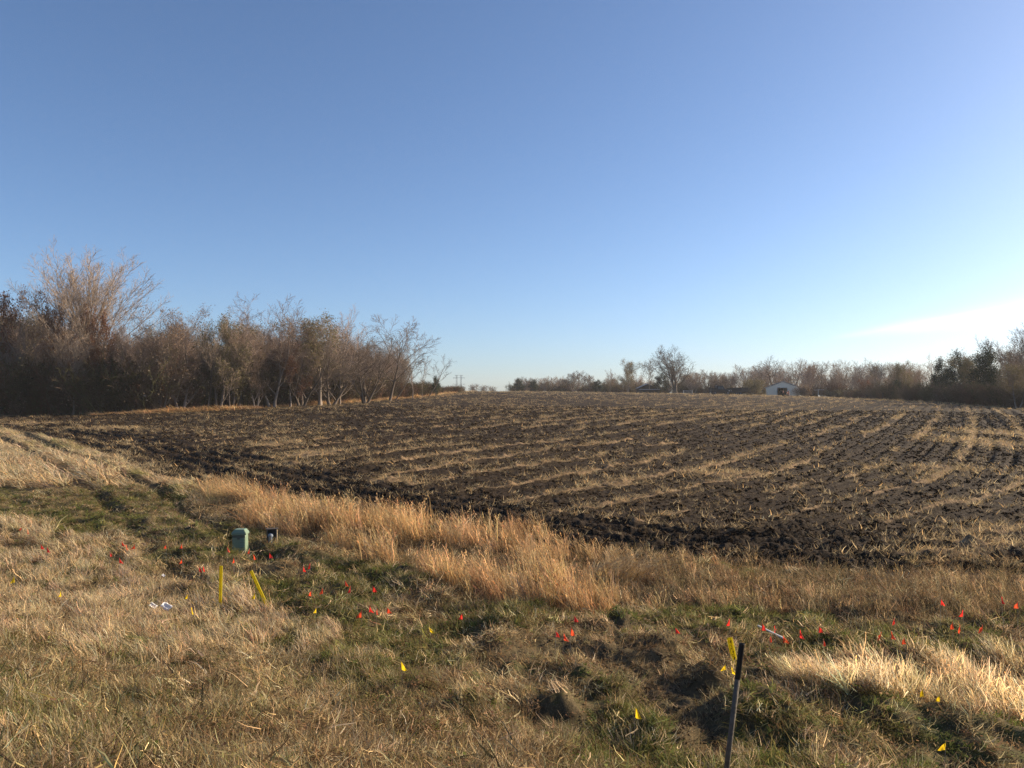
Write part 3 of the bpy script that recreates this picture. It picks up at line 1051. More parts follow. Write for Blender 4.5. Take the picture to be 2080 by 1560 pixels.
MID = 'trees along the far crest'
mid_trees = [
    ('shrub', 'bush', 962, 420, 778, 'leftmost small bare shrub on the far crest near the pylon', 1.1),
    ('shrub', 'bush', 982, 400, 781, 'second small bare shrub on the far crest right of the pylon', 1.2),
    ('shrub', 'bush', 1000, 410, 783, 'third and lowest small bare shrub on the far crest right of the pylon', 1.2),
    ('evergreen_tree', 'evergreen', 1052, 330, 769, 'dark green bushy evergreen at the left end of the crest trees', 1.1),
    ('evergreen_tree', 'evergreen', 1084, 335, 772, 'second dark green bushy evergreen of the crest trees', 1.3),
    ('bare_tree', 'round', 1070, 345, 764, 'bare tree rising behind the two evergreens on the crest', 1.2),
    ('bare_tree', 'round', 1112, 340, 762, 'grey bare tree right of the crest evergreens', 1.0),
    ('bare_tree', 'round', 1136, 345, 763, 'bare tree left of the pale dome shaped tree on the crest', 1.0),
    ('bare_tree', 'round', 1166, 325, 751, 'pale dome shaped bare tree on the crest', 1.05),
    ('bare_tree', 'round', 1196, 335, 757, 'bare tree right of the pale dome shaped tree on the crest', .9),
    ('bare_tree', 'bare_a', 1238, 320, 747, 'slim bare tree left of the olive tree on the crest', .9),
    ('evergreen_shrub', 'evergreen', 1216, 330, 772, 'low dark shrub under the slim bare tree on the crest', 1.2),
    ('leafy_tree', 'olive', 1275, 300, 728, 'olive leaved tree, only leafy tree beside the big lone bare tree', .85),
    ('bare_tree', 'bare_c', 1319, 295, 724, 'bare vase shaped tree between the olive tree and the big lone tree', .95),
    ('bare_tree', 'big_lone', 1372, 275, 698, 'big lone bare tree, tallest on the far crest', 1.25),
    ('evergreen_shrub', 'evergreen', 1347, 300, 758, 'dark rounded shrub left of the big lone bare tree', 1.1),
    ('bare_tree', 'round', 1408, 300, 756, 'dense bare tree just right of the big lone bare tree', 1.0),
    ('bare_tree', 'round', 1442, 305, 749, 'dense brown bare tree behind the dark truck', 1.25),
    ('bare_tree', 'round', 1474, 310, 757, 'dense brown bare tree behind the dark trailer', 1.1),
    ('shrub', 'olive_bush', 1531, 268, 767, 'drooping yellow olive bush left of the pale barn', 1.0),
    ('bare_tree', 'big_oak', 1522, 320, 738, 'bare spreading tree behind the olive bush and barn', .9),
    ('bare_tree', 'big_oak', 1570, 315, 723, 'bare spreading tree directly behind the pale barn, tallest there', .9),
    ('bare_tree', 'big_oak', 1612, 325, 724, 'bare spreading tree behind the right end of the barn roof', .85),
    ('bare_tree', 'bare_b', 1645, 300, 730, 'bare tree just right of the barn', .8),
    ('bare_tree', 'bare_c', 1668, 295, 730, 'slender bare tree behind the white post right of the barn', .8),
    ('shrub', 'tan_bush', 1634, 276, 780, 'low tan bush at the right corner of the barn', 1.1),
    ('bare_tree', 'big_oak', 1712, 290, 726, 'spreading bare tree behind the dark post right of the barn', .95),
    ('bare_tree', 'bare_a', 1745, 280, 724, 'tall bare tree above the tan bush right of the barn', .9),
    ('bare_tree', 'bare_c', 1788, 270, 729, 'open bare tree left of the dark tree mass on the right', .9),
    ('leafy_tree', 'brown', 1700, 275, 768, 'brown leafy bush behind the dark post right of the barn', 1.3),
    ('leafy_tree', 'rust', 1762, 250, 770, 'tan rust leaved small tree right of the dark post', .9),
    ('leafy_tree', 'brown', 1792, 240, 764, 'low brown tree beside the squat dark post', .9),
]
for nm, kd, px, d, tp, lb, wd in mid_trees:
    plant_tree(nm, kd, px, d, tp, lb, 'shrub' if 'shrub' in nm else 'tree', MID, None, wd)

RT = 'trees massed at the right edge'
right_trees = [
    ('leafy_tree', 'olive', 1832, 205, 730, 'round topped tree standing out left of the dark tree mass', .75),
    ('evergreen_tree', 'evergreen', 1822, 200, 772, 'low dark evergreen at the left foot of the right tree mass', 1.0),
    ('bare_tree', 'bare_b', 1868, 195, 742, 'low open bare tree between the round topped tree and the dark mass', .8),
    ('bare_tree', 'bare_a', 1898, 185, 716, 'bare twiggy tree at the left shoulder of the dark tree mass', .8),
    ('evergreen_tree', 'evergreen', 1908, 180, 730, 'dark evergreen below the left shoulder of the right tree mass', .75),
    ('evergreen_tree', 'evergreen', 1942, 172, 716, 'dark evergreen in the middle of the right tree mass', .75),
    ('bare_tree', 'bare_b', 1950, 176, 704, 'bare tree peeking over the dark middle of the right tree mass', .8),
    ('leafy_tree', 'olive', 1975, 165, 714, 'dark leafy tree right of the middle of the right tree mass', .8),
    ('bare_tree', 'bare_c', 2012, 160, 676, 'pale bare treetop stepping up towards the right edge', .75),
    ('evergreen_tree', 'evergreen', 2005, 152, 706, 'broad dark evergreen under the pale stepping treetop', .8),
    ('bare_tree', 'bare_a', 2045, 150, 682, 'brown twiggy bare tree one before the right edge', .85),
    ('bare_tree', 'bare_c', 2078, 142, 646, 'tall pale bare tree cut by the right edge of the picture', .8),
    ('leafy_tree', 'olive', 2068, 128, 730, 'broad olive brown bushy tree in front at the right edge', 1.0),
    ('leafy_tree', 'brown', 2040, 136, 756, 'low brown bushy tree at the foot of the right edge trees', 1.1),
    ('bare_tree', 'bare_b', 2125, 140, 660, 'grey bare tree just beyond the right edge', .9),
]
for nm, kd, px, d, tp, lb, wd in right_trees:
    plant_tree(nm, kd, px, d, tp, lb, 'tree', RT, None, wd)

# the depth of the woods behind the front row, and the brush under it
def tinted_join(kind):
    tm, cm, lm, H = VAR[kind]
    return [m_ for m_ in (tm, cm, lm) if m_], H


def join_meshes(name, meshes):
    V, F4, M, off = [], [], [], 0
    mats = []
    mi = []
    for me in meshes:
        nv = len(me.vertices)
        co = np.empty(nv * 3, np.float32)
        me.vertices.foreach_get('co', co)
        lp = np.empty(len(me.loops), np.int32)
        me.loops.foreach_get('vertex_index', lp)
        V.append(co.reshape(-1, 3))
        F4.append(lp.reshape(-1, 4) + off)
        off += nv
        if me.materials[0] not in mats:
            mats.append(me.materials[0])
        mi.append(np.full(len(me.polygons), mats.index(me.materials[0]), np.int32))
    out = mesh_np(name, np.vstack(V), [np.vstack(F4)])
    for m_ in mats:
        out.materials.append(m_)
    out.polygons.foreach_set('material_index', np.concatenate(mi))
    return out


wood_kinds = ['bare_a', 'bare_b', 'bare_c', 'dark_a', 'brown', 'olive']
wood_meshes, wood_H = [], []
for kd in wood_kinds:
    ms_, H_ = tinted_join(kd)
    wood_meshes.append(join_meshes('wood_' + kd, ms_))
    wood_H.append(H_)
TOPX = np.array([-700, 0, 60, 180, 300, 370, 430, 480, 550, 620, 680, 740, 800, 830, 860, 2000])
TOPY = np.array([590, 612, 630, 640, 668, 640, 690, 648, 632, 665, 650, 690, 700, 740, 765, 765.0])
pos, idx, rot, scl = [], [], [], []
for _ in range(200):
    px = rng.uniform(-420, 835)
    dl = float(np.interp(px, [-700, 0, 300, 500, 700, 850], [101, 107, 112, 121, 141, 172]))
    d = dl + rng.uniform(5, 42)
    tp = float(np.interp(px, TOPX, TOPY)) + rng.uniform(-8, 55)
    x, y = at_d(px, d)
    z = float(base_z(x, y))
    k = int(rng.choice(6, p=[.25, .22, .18, .15, .12, .08]))
    s = (CAMZ + (HOR - tp) / FPX * d - z) / wood_H[k]
    pos.append((x, y, z)); idx.append(k); rot.append((0, 0, rng.uniform(0, 6.28))); scl.append((s * 1.1, s * 1.1, s))
for _ in range(26):
    px = rng.uniform(1850, 2300)
    d = float(np.interp(px, [1850, 2080, 2300], [205, 160, 150])) + rng.uniform(6, 40)
    tp = float(np.interp(px, [1850, 1900, 2000, 2080, 2300], [745, 735, 705, 680, 670])) + rng.uniform(0, 50)
    x, y = at_d(px, d)
    z = float(base_z(x, y))
    k = int(rng.choice(6))
    s = (CAMZ + (HOR - tp) / FPX * d - z) / wood_H[k]
    pos.append((x, y, z)); idx.append(k); rot.append((0, 0, rng.uniform(0, 6.28))); scl.append((s * 1.1, s * 1.1, s))
for px0, px1, cnt, t0, t1, d0, d1 in [(1040, 1240, 26, 764, 778, 350, 420), (1230, 1420, 20, 758, 776, 320, 380), (1380, 1500, 20, 752, 770, 315, 360), (1500, 1700, 26, 728, 760, 325, 390), (1640, 1860, 34, 732, 764, 265, 340)]:
    for _ in range(cnt):
        px = rng.uniform(px0, px1)
        d = rng.uniform(d0, d1)
        tp = rng.uniform(t0, t1)
        x, y = at_d(px, d)
        z = float(base_z(x, y))
        k = int(rng.choice(6, p=[.26, .26, .18, .12, .1, .08]))
        s = (CAMZ + (HOR - tp) / FPX * d - z) / wood_H[k]
        pos.append((x, y, z)); idx.append(k); rot.append((0, 0, rng.uniform(0, 6.28))); f_ = rng.uniform(.8, 1.5); scl.append((s * f_, s * f_, s))
scatter('woodland', wood_meshes, pos, idx, rot, scl, np.full((len(pos), 3), .1), 'mass of bare trees filling the woods behind their front rows', 'woods')


def brush_mesh(seed, leafy):
    r = np.random.default_rng(seed)
    n = 12
    a = r.uniform(0, 6.28, n)
    st = np.stack([r.normal(0, .35, n), r.normal(0, .35, n), np.full(n, -.1)], 1)
    dr = np.stack([np.cos(a) * .45, np.sin(a) * .45, np.ones(n)], 1)
    L0 = r.uniform(.7, 1.05, n) * 2.6
    P0 = grow_lines(r, st, dr, L0, 5, .14, .03)
    R0 = np.linspace(.03, .012, 5)[None] * np.ones((n, 1))
    P1, R1, L1 = kids(r, P0, R0, L0, 9, .12, (.4, .9), .42, .6, 4, .15, .06, .4, .011)
    P2, R2, L2 = kids(r, P1, R1, L1, 6, .1, (.4, .9), .5, .7, 3, .15, .04, .3, .009)
    v, f = tubes([(P0, R0, 3), (P1, R1, 3), (P2, R2, 3)])
    nv = len(v)
    fs = [f]
    c = np.ones((nv, 3)) * .85
    if leafy:
        lv, lf = leaf_quads(r, P2, leafy, .06, jitter=.12)
        v = np.vstack([v, lv])
        fs.append(lf + nv)
        t = np.clip(1.05 + r.normal(0, .35, (leafy, 1)), .4, 2) * np.ones((1, 3))
        c = np.vstack([c, np.repeat(t, 4, 0)])
    me = mesh_np('brush', v, fs, M_BRUSH)
    at = me.attributes.new('tint', 'FLOAT_COLOR', 'POINT')
    at.data.foreach_set('color', np.hstack([c, np.ones((len(c), 1))]).astype(np.float32).ravel())
    return me


brush = [brush_mesh(1, 0), brush_mesh(2, 300), brush_mesh(3, 0), brush_mesh(4, 900)]
pos, idx, rot, scl, col = [], [], [], [], []
BR = np.array([(.20, .14, .095), (.15, .125, .075), (.21, .16, .115), (.20, .115, .075), (.13, .12, .06)])
for _ in range(1500):
    px = rng.uniform(-420, 940)
    dl = float(np.interp(px, [-700, 0, 300, 500, 700, 850, 940], [101, 107, 112, 121, 141, 172, 235]))
    d = dl + abs(rng.normal(0, 8)) - 1.5
    x, y = at_d(px, d)
    if rng.random() < .55:
        d = dl + rng.uniform(-2.5, 1)
        x, y = at_d(px, d)
    h = rng.uniform(1.1, 2.6) if px < 790 else rng.uniform(.8, 1.8) * (1.0 if px < 880 else .6)
    if px < 700 and rng.random() < .35:
        h *= 1.6
    pos.append((x, y, float(base_z(x, y)))); idx.append(int(rng.integers(0, 4))); rot.append((0, 0, rng.uniform(0, 6.28)))
    scl.append((h * .8, h * .8, h * .75)); col.append(BR[rng.integers(0, 5)] * rng.uniform(.6, 1.2))
for _ in range(700):
    px = rng.uniform(1040, 2350)
    if px > 1840:
        d = float(np.interp(px, [1840, 1980, 2080, 2350], [175, 140, 127, 120])) + abs(rng.normal(0, 12))
        h = rng.uniform(.9, 2.2)
    else:
        d = float(np.interp(px, [1040, 1250, 1300, 1560, 1680, 1780, 1840], [345, 325, 296, 290, 262, 218, 190])) + abs(rng.normal(0, 14)) + (8 if px < 1660 else 0)
        h = rng.uniform(.6, 1.6) * rng.choice([1, 1, 1.7])
        if 1546 < px < 1626 and d < 306:
            continue
    x, y = at_d(px, d)
    pos.append((x, y, float(base_z(x, y)))); idx.append(int(rng.integers(0, 4))); rot.append((0, 0, rng.uniform(0, 6.28)))
    scl.append((h, h, h * .75)); col.append(BR[rng.integers(0, 5)] * rng.uniform(.6, 1.2))
scatter('brush', brush, pos, idx, rot, scl, col, 'tangled leafless brush along the feet of the woods', 'brush')

# ------------------------------------------------------------------ farm on the crest
M_SIDING = simple('pale_metal_siding', (.88, .75, .57), .6, var=.06, scale=3)
M_ROOFG = simple('grey_metal_roof', (.34, .34, .35), .5, metal=.0, var=.1, scale=3)
M_DARKP = simple('dark_paint', (.010, .012, .014), .45, var=.2)
M_GLASS = simple('dark_glass', (.10, .12, .13), .1, var=.1)
M_TYRE = simple('tyre_rubber', (.018, .018, .018), .8, var=.2)
M_RED = simple('red_paint', (.22, .035, .025), .5, var=.3)
M_WOODD = simple('dark_weathered_wood', (.055, .045, .038), .9, var=.4, scale=6)
M_WHITE = simple('white_paint', (.62, .62, .60), .6, var=.1)
M_STEEL = simple('galvanised_steel', (.22, .23, .24), .5, metal=.4, var=.15)
M_DIRTF = simple('barn_floor', (.10, .085, .07), .9, var=.3)


def stand(px, d):
    x, y = at_d(px, d)
    return x, y, gz(x, y)


# pale pole barn, gable end to the camera
bx, by, bz = stand(1590, 282)
barn = tag(empty('barn', (bx, by, bz - .05), math.atan2(-bx, by)), 'pale grey gabled metal barn with a dark open doorway', 'barn')
HW, EV, PK, DP, DW = 5.75, 2.9, 5.1, 20.0, 1.62
dxo = -.2
walls = [MB().box(-HW, dxo - DW, -.08, .08, 0, EV).build('front_wall', M_SIDING, barn), MB().box(dxo + DW, HW, -.08, .08, 0, EV).build('front_wall', M_SIDING, barn)]
g_ = MB().prism([(-HW, EV), (HW, EV), (0, PK)], -.08, .08, 'y')
g_.build('gable', M_SIDING, barn)
MB().prism([(-HW, EV), (HW, EV), (0, PK)], DP, DP + .16, 'y').build('gable', M_SIDING, barn)
x_ = -HW + .3
while x_ < HW:
    if not (dxo - DW - .1 < x_ < dxo + DW + .1):
        MB().box(x_ - .04, x_ + .04, -.115, -.082, .02, EV - .02).build('siding_rib', M_SIDING, walls[int(x_ > dxo)])
    x_ += .6
MB().box(-HW - .002, -HW + .16, .082, DP, 0, EV).build('side_wall', M_SIDING, barn)
MB().box(HW - .16, HW + .002, .082, DP, 0, EV).build('side_wall', M_SIDING, barn)
MB().box(-HW, HW, DP, DP + .16, 0, EV).build('back_wall', M_SIDING, barn)
MB().box(-HW + .2, HW - .2, .1, DP - .1, -.02, .03).build('floor', M_DIRTF, barn)
for s_ in (-1, 1):
    rs_ = PK + .14
    MB().prism([(0, rs_), (s_ * (HW + .45), EV - .06 - .02), (s_ * (HW + .45), EV + .06), (0, rs_ + .12)][::s_], -.35, DP + .4, 'y').build('roof_slope', M_ROOFG, barn)
fr = MB()
fr.box(dxo - DW - .12, dxo - DW, -.14, .1, 0, EV + .12)
fr.box(dxo + DW, dxo + DW + .12, -.14, .1, 0, EV + .12)
fr.box(dxo - DW, dxo + DW, -.14, -.085, EV, EV + .12)
fr.build('door_frame', M_ROOFG, barn)
MB().box(-1.4, .2, 6, 6.1, 0, 2.5).build('stored_panel', M_WOODD, barn)


def wheel(parent, x, y, z, r, w, mat_hub, axis='y'):
    e = MB()
    n = 18
    prof = [(r * .62, -w / 2), (r * .95, -w / 2), (r, -w * .3), (r, w * .3), (r * .95, w / 2), (r * .62, w / 2)]
    v, f = [], []
    for rr, o_ in prof:
        for i in range(n):
            a = 2 * math.pi * i / n
            v.append((x + rr * math.cos(a), y + o_, z + rr * math.sin(a)) if axis == 'y' else (x + o_, y + rr * math.cos(a), z + rr * math.sin(a)))
    k = len(prof)
    for j in range(k):
        for i in range(n):
            f.append((j * n + i, j * n + (i + 1) % n, ((j + 1) % k) * n + (i + 1) % n, ((j + 1) % k) * n + i))
    e.add(v, f)
    t = e.build('wheel', M_TYRE, parent, smooth=True)
    h = MB()
    d_ = (0, w * .4, 0) if axis == 'y' else (w * .4, 0, 0)
    h.bar((x - d_[0], y - d_[1], z), (x + d_[0], y + d_[1], z), r * .62, n=14)
    h.build('hub', mat_hub, t)
    return t


# red tractor in front of the barn
tx, ty, tz = stand(1597, 238)
tr = tag(empty('tractor', (tx, ty, tz + .02), R(62), 1.05), 'small red farm tractor parked before the barn door', 'tractor')
for yo in (-.72, .72):
    wheel(tr, -.75, yo, .70, .70, .36, M_RED)
for yo in (-.5, .5):
    wheel(tr, 1.05, yo, .36, .36, .2, M_RED)
MB().box(-.1, 1.45, -.26, .26, .72, 1.22, .92).build('hood', M_RED, tr, bevel=.05)
MB().box(-.95, .1, -.22, .22, .5, .92).box(.1, 1.3, -.13, .13, .4, .72).build('chassis', M_DARKP, tr)
MB().box(.98, 1.12, -.42, .42, .3, .42).build('front_axle', M_DARKP, tr)
MB().box(-.85, -.40, -.24, .24, .98, 1.06).box(-.92, -.84, -.24, .24, 1.0, 1.4).build('seat', M_DARKP, tr)
MB().bar((-.02, 0, 1.15), (-.22, 0, 1.45), .03).lathe([(.20, 1.45), (.22, 1.47), (.20, 1.49)], (-.24, 0), 12).build('steering_wheel', M_DARKP, tr)
for yo in (-.72, .72):
    f_ = MB()
    for i in range(7):
        a0, a1 = R(20 + 20 * i), R(40 + 20 * i)
        f_.bar((-.75 + .78 * math.cos(a0), yo, .7 + .78 * math.sin(a0)), (-.75 + .78 * math.cos(a1), yo, .7 + .78 * math.sin(a1)), .12, n=4)
    f_.build('fender', M_RED, tr)
MB().bar((.8, .1, 1.2), (.8, .1, 1.75), .03).build('exhaust_pipe', M_DARKP, tr)

# dark truck, side on
tx, ty, tz = stand(1463, 256)
tk = tag(empty('truck', (tx, ty, tz + .1), .12, 1.15), 'dark truck standing side on at the crest, left of the barn', 'truck')
MB().box(-2.9, 2.9, -.95, .95, .55, 1.25).build('body', M_DARKP, tk, bevel=.08)
MB().prism([(-1.3, 1.25), (1.15, 1.25), (.55, 2.35), (.3, 2.5), (-1.1, 2.5), (-1.3, 2.35)], -.85, .85, 'y').build('cab', M_DARKP, tk, bevel=.04)
MB().box(1.15, 2.85, -.85, .85, 1.25, 1.5, .94).build('hood', M_DARKP, tk, bevel=.06)
MB().box(-2.85, -1.35, -.92, -.85, 1.25, 1.75).box(-2.85, -1.35, .85, .92, 1.25, 1.75).box(-2.9, -2.82, -.92, .92, 1.25, 1.75).build('cargo_bed', M_DARKP, tk)
for s_ in (-1, 1):
    MB().prism([(-.95, 1.45), (-.15, 1.45), (-.15, 2.25), (-.95, 2.25)], s_ * .852, s_ * .87, 'y').build('window', M_GLASS, tk)
    MB().prism([(0, 1.45), (.75, 1.45), (.35, 2.25), (0, 2.25)], s_ * .852, s_ * .87, 'y').build('window', M_GLASS, tk)
    MB().box(2.9, 2.96, s_ * .78 - .14, s_ * .78 + .14, .95, 1.15).build('headlight', M_WHITE, tk)
    MB().box(2.1, 2.4, s_ * .975 - .02, s_ * .975 + .02, .9, 1.12).build('marker_light', M_WHITE, tk)
    for xo in (-1.8, 1.9):
        wheel(tk, xo, s_ * .82, .45, .45, .28, M_STEEL)
# dark stake sided trailer
tx, ty, tz = stand(1498, 261)
tl = tag(empty('trailer', (tx, ty, tz + .1), .05, 1.1), 'long low dark trailer behind the dark truck', 'trailer')
MB().box(-2.9, 2.9, -1.1, 1.1, .75, .95).build('deck', M_DARKP, tl)
for s_ in (-1, 1):
    for q_ in range(3):
        MB().box(-2.88, 2.88, s_ * 1.05 - .03, s_ * 1.05 + .03, 1.0 + q_ * .38, 1.33 + q_ * .38).build('side_board', M_DARKP, tl)
    for xo in (-.6, .6):
        wheel(tl, xo, s_ * .95, .38, .38, .24, M_STEEL)
MB().bar((2.9, 0, .8), (4.1, 0, .6), .06).build('drawbar', M_DARKP, tl)

# low dark shed and the grey roofed building behind it
sx, sy, sz = stand(1321, 282)
sh = tag(empty('shed', (sx, sy, sz - .05)), 'low long dark shed left of the big lone bare tree', 'shed')
MB().box(-3.5, 3.5, 0, 2.6, 0, 1.25).build('wall', M_WOODD, sh)
MB().prism([(-.3, 1.28), (2.9, 1.5), (2.9, 1.62), (-.3, 1.40)], -3.75, 3.75).build('roof', M_DARKP, sh)
for xo in (-2.2, 0, 2.2):
    MB().box(xo - .55, xo + .55, -.05, -.003, .1, 1.05).build('door', M_DARKP, sh)
sx, sy, sz = stand(1316, 300)
sh = tag(empty('outbuilding', (sx, sy, sz - .05)), 'small grey roofed outbuilding behind the low dark shed', 'outbuilding')
MB().box(-3.6, 3.6, 0, 5, 0, 2.1).build('wall', M_WOODD, sh)
for s_ in (-1, 1):
    MB().prism([(0, 3.7), (s_ * 4.0, 2.0), (s_ * 4.0, 2.14), (0, 3.84)][::s_], -.3, 5.3, 'y').build('roof_slope', M_ROOFG, sh)
MB().prism([(-3.6, 2.1), (3.6, 2.1), (0, 3.62)], .02, 4.98, 'y').build('gable', M_WOODD, sh)

# pale pipe gate
sx, sy, sz = stand(1397, 270)
gt = tag(empty('farm_gate', (sx, sy, sz)), 'pale pipe gate right of the big lone bare tree', 'gate')
for zz in (.35, .75, 1.15):
    MB().bar((-1.5, 0, zz), (1.5, 0, zz), .045).build('rail', M_WHITE, gt)
for xo in (-1.5, 1.5):
    MB().bar((xo, .01, -.2), (xo, .01, 1.3), .06).build('post', M_WHITE, gt)

# posts beside the farm
sx, sy, sz = stand(1711, 258)
p_ = tag(empty('wooden_post', (sx, sy, sz)), 'tall dark wooden post right of the barn, leaning slightly', 'post')
MB().bar((0, 0, -.3), (-.12, 0, 2.5), .16, .13, 8).build('shaft', M_WOODD, p_)
MB().bar((-.12, 0, 2.5), (-.123, 0, 2.56), .15, .10, 8).build('cap', M_WOODD, p_)
sx, sy, sz = stand(1793, 203)
p_ = tag(empty('wooden_post', (sx, sy, sz)), 'squat thick dark post before the right tree mass', 'post')
MB().bar((0, 0, -.3), (.05, 0, 1.75), .24, .20, 8).build('shaft', M_WOODD, p_)
MB().bar((.05, 0, 1.75), (.05, 0, 1.82), .21, .15, 8).build('cap', M_WOODD, p_)
sx, sy, sz = stand(1662, 262)
p_ = tag(empty('clothesline_pole', (sx, sy, sz)), 'white T shaped clothesline pole right of the barn', 'pole')
MB().bar((0, 0, -.2), (0, 0, 2.3), .07).build('shaft', M_WHITE, p_)
MB().bar((-1.5, 0, 2.28), (1.9, 0, 2.42), .05).build('crossbar', M_WHITE, p_)
sx, sy, sz = stand(1768, 222)
p_ = tag(empty('feed_rack', (sx, sy, sz)), 'low dark flat topped rack left of the squat dark post', 'rack')
MB().box(-1.2, 1.2, -.4, .4, 1.0, 1.15).build('top', M_WOODD, p_)
for xo in (-1.05, 1.05):
    for yo in (-.3, .3):
        MB().box(xo - .06, xo + .06, yo - .06, yo + .06, -.2, 1.0).build('leg', M_WOODD, p_)

# transmission tower beyond the crest
px_, py_, pz_ = stand(932, 700)
tw = tag(empty('transmission_tower', (px_, py_, pz_)), 'far lattice transmission tower beyond the end of the left wood', 'pylon')
TH_ = CAMZ + (HOR - 762) / FPX * 700 - pz_
for s_ in (-1, 1):
    l_ = MB()
    for (a_, b_) in ((-.5, -.5), (.5, -.5), (.5, .5), (-.5, .5)):
        l_.bar((s_ * 1.9 + a_, b_, -.5), (s_ * 1.9 + a_, b_, TH_), .10, n=4)
    z0 = 0
    while z0 < TH_ - 1.2:
        for (a_, b_) in ((-.5, .5), (.5, -.5)):
            l_.bar((s_ * 1.9 + a_, -.5, z0), (s_ * 1.9 + b_, -.5, z0 + 1.2), .05, n=4)
            l_.bar((s_ * 1.9 + a_, .5, z0), (s_ * 1.9 + b_, .5, z0 + 1.2), .05, n=4)
        z0 += 1.2
    l_.build('mast', M_STEEL, tw)
for zz, wd in ((TH_ - .2, 3.6), (TH_ - 2.3, 5.2), (TH_ - 8.0, 5.6)):
    a_ = MB()
    a_.bar((-wd, 0, zz + .1), (wd, 0, zz + .1), .12, n=4)
    a_.bar((-wd, 0, zz + .1), (-1.9, 0, zz - .8), .09, n=4)
    a_.bar((wd, 0, zz + .1), (1.9, 0, zz - .8), .09, n=4)
    a_.build('cross_arm', M_STEEL, tw)
    if wd > 4:
        for xo in (-wd * .96, wd * .96):
            MB().bar((xo, 0, zz + .05), (xo, 0, zz - 1.3), .09, n=6).build('insulator', M_STEEL, tw)

# ------------------------------------------------------------------ things in the ditch
M_GREENP = simple('green_plastic', (.17, .235, .165), .45, var=.08, scale=5)
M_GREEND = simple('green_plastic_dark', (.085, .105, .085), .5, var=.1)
M_GREYB = simple('blue_grey_metal', (.19, .23, .27), .5, var=.1)
M_ENC = simple('dark_grey_metal', (.10, .11, .10), .6, var=.2)
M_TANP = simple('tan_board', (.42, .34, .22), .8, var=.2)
M_BLACK = simple('black_plastic', (.006, .006, .007), .5, var=.3)
M_POST = simple('weathered_grey_plastic', (.115, .098, .078), .9, var=.5, scale=26, bump=.5)
M_YEL = simple('yellow_plastic', (.70, .60, .035), .5, var=.12, scale=9, transl=.55)
M_YELF = simple('yellow_flag', (.80, .55, .020), .5, var=.08, transl=.62)
M_ORF = simple('orange_red_flag', (.82, .095, .035), .5, var=.08, transl=.62)
M_REDF = simple('red_flag', (.74, .042, .030), .5, var=.08, transl=.62)
M_WIRE = simple('flag_wire', (.30, .27, .23), .5, metal=.5, var=.1)
M_PAPER = simple('white_paper', (.78, .76, .76), .8, var=.08, transl=.2)
M_INK = simple('black_print', (.015, .015, .012), .7, var=.2)
M_STRAW = simple('pale_reed', (.62, .46, .25), .8, var=.25, scale=6, transl=.3)


def foot(px, py):
    p = hit(px, py)
    return p[0], p[1], gz(p[0], p[1])


# green utility pedestal
ux, uy, uz = foot(488, 1122)
ped = tag(empty('utility_pedestal', (ux, uy, uz + .02), R(4), (.92, .92, 1.08)), 'squat green plastic utility pedestal with louvres standing in the ditch', 'pedestal')
MB().box(-.19, .19, -.17, .17, 0, .50, .95).build('body', M_GREENP, ped, bevel=.03)
MB().box(-.205, .205, -.185, .185, .50, .545).box(-.205, .205, -.185, .185, .546, .63, .66).build('lid', M_GREENP, ped, bevel=.015)
MB().box(-.175, .175, -.181, -.172, .44, .495).build('painted_shade_strip', M_GREEND, ped)  # solid dark strip under the lid, its colour stands in for the lid's shade
for q_ in range(6):
    zz = .10 + q_ * .058
    MB().prism([(-.171, zz), (-.190, zz + .004), (-.176, zz + .032), (-.170, zz + .032)], .02, .165).build('louvre', M_GREENP, ped)
MB().box(-.04, .04, -.186, -.173, .40, .435).build('latch', M_GREEND, ped)
MB().box(-.26, .26, -.24, .24, -.10, .05).build('base', M_GREEND, ped)

# small open enclosure with a grey cap in it
ux, uy, uz = foot(552, 1113)
enc = tag(empty('valve_enclosure', (ux, uy, uz + .03), R(15)), 'small open dark enclosure with a grey capped pipe beside the green pedestal', 'enclosure')
MB().box(-.13, -.115, -.12, .14, 0, .34).build('side_panel', M_ENC, enc)
MB().box(.115, .14, -.12, .14, 0, .34).build('side_panel', M_TANP, enc)['label'] = 'lighter tan side panel'  # tan, lighter than the grey panel opposite
MB().box(-.115, .115, .12, .14, 0, .34).build('back_panel', M_ENC, enc)
MB().box(-.15, .16, -.09, .16, .342, .36).build('roof_panel', M_WOODD, enc)
cp = MB().lathe([(.055, -.1), (.055, .16), (.075, .165), (.075, .20), (.055, .235), (.02, .25)], (-.03, -.10), 14).build('capped_pipe', M_GREYB, enc, smooth=False)

# grey post with a black sleeve, foreground right
d_ = 7.0
top = np.array([(1507 - W2) / FPX * d_, d_]); v_ = px_ray(1507, 1307)
top3 = Vector((v_[0], v_[1], v_[2])) * (d_ / v_[1]) + Vector((0, 0, CAMZ))
v_ = px_ray(1476, 1560)
bot3 = Vector((v_[0], v_[1], v_[2])) * (d_ / v_[1]) + Vector((0, 0, CAMZ))
ax = (top3 - bot3)
low3 = bot3 - ax.normalized() * .42
post = tag(empty('marker_post', (low3.x, low3.y, low3.z)), 'leaning grey post with a black upper sleeve in the foreground', 'post')
ln = (top3 - low3).length
qr = ax.to_track_quat('Z', 'Y')
post.rotation_mode = 'QUATERNION'
post.rotation_quaternion = qr
blk = (1379 - 1307) / 253.0 * ax.length
MB().lathe([(.023, 0), (.023, ln - blk)], n=20).build('shaft', M_POST, post, smooth=True)
MB().lathe([(.0252, ln - blk), (.0252, ln - .004), (.0238, ln), (.020, ln), (.020, ln - .05)], n=20).build('sleeve', M_BLACK, post)
for zz in (.25, .45, .65):
    MB().lathe([(.0236, ln - blk - zz), (.0236, ln - blk - zz + .006)], n=20).build('ring', M_POST, post)


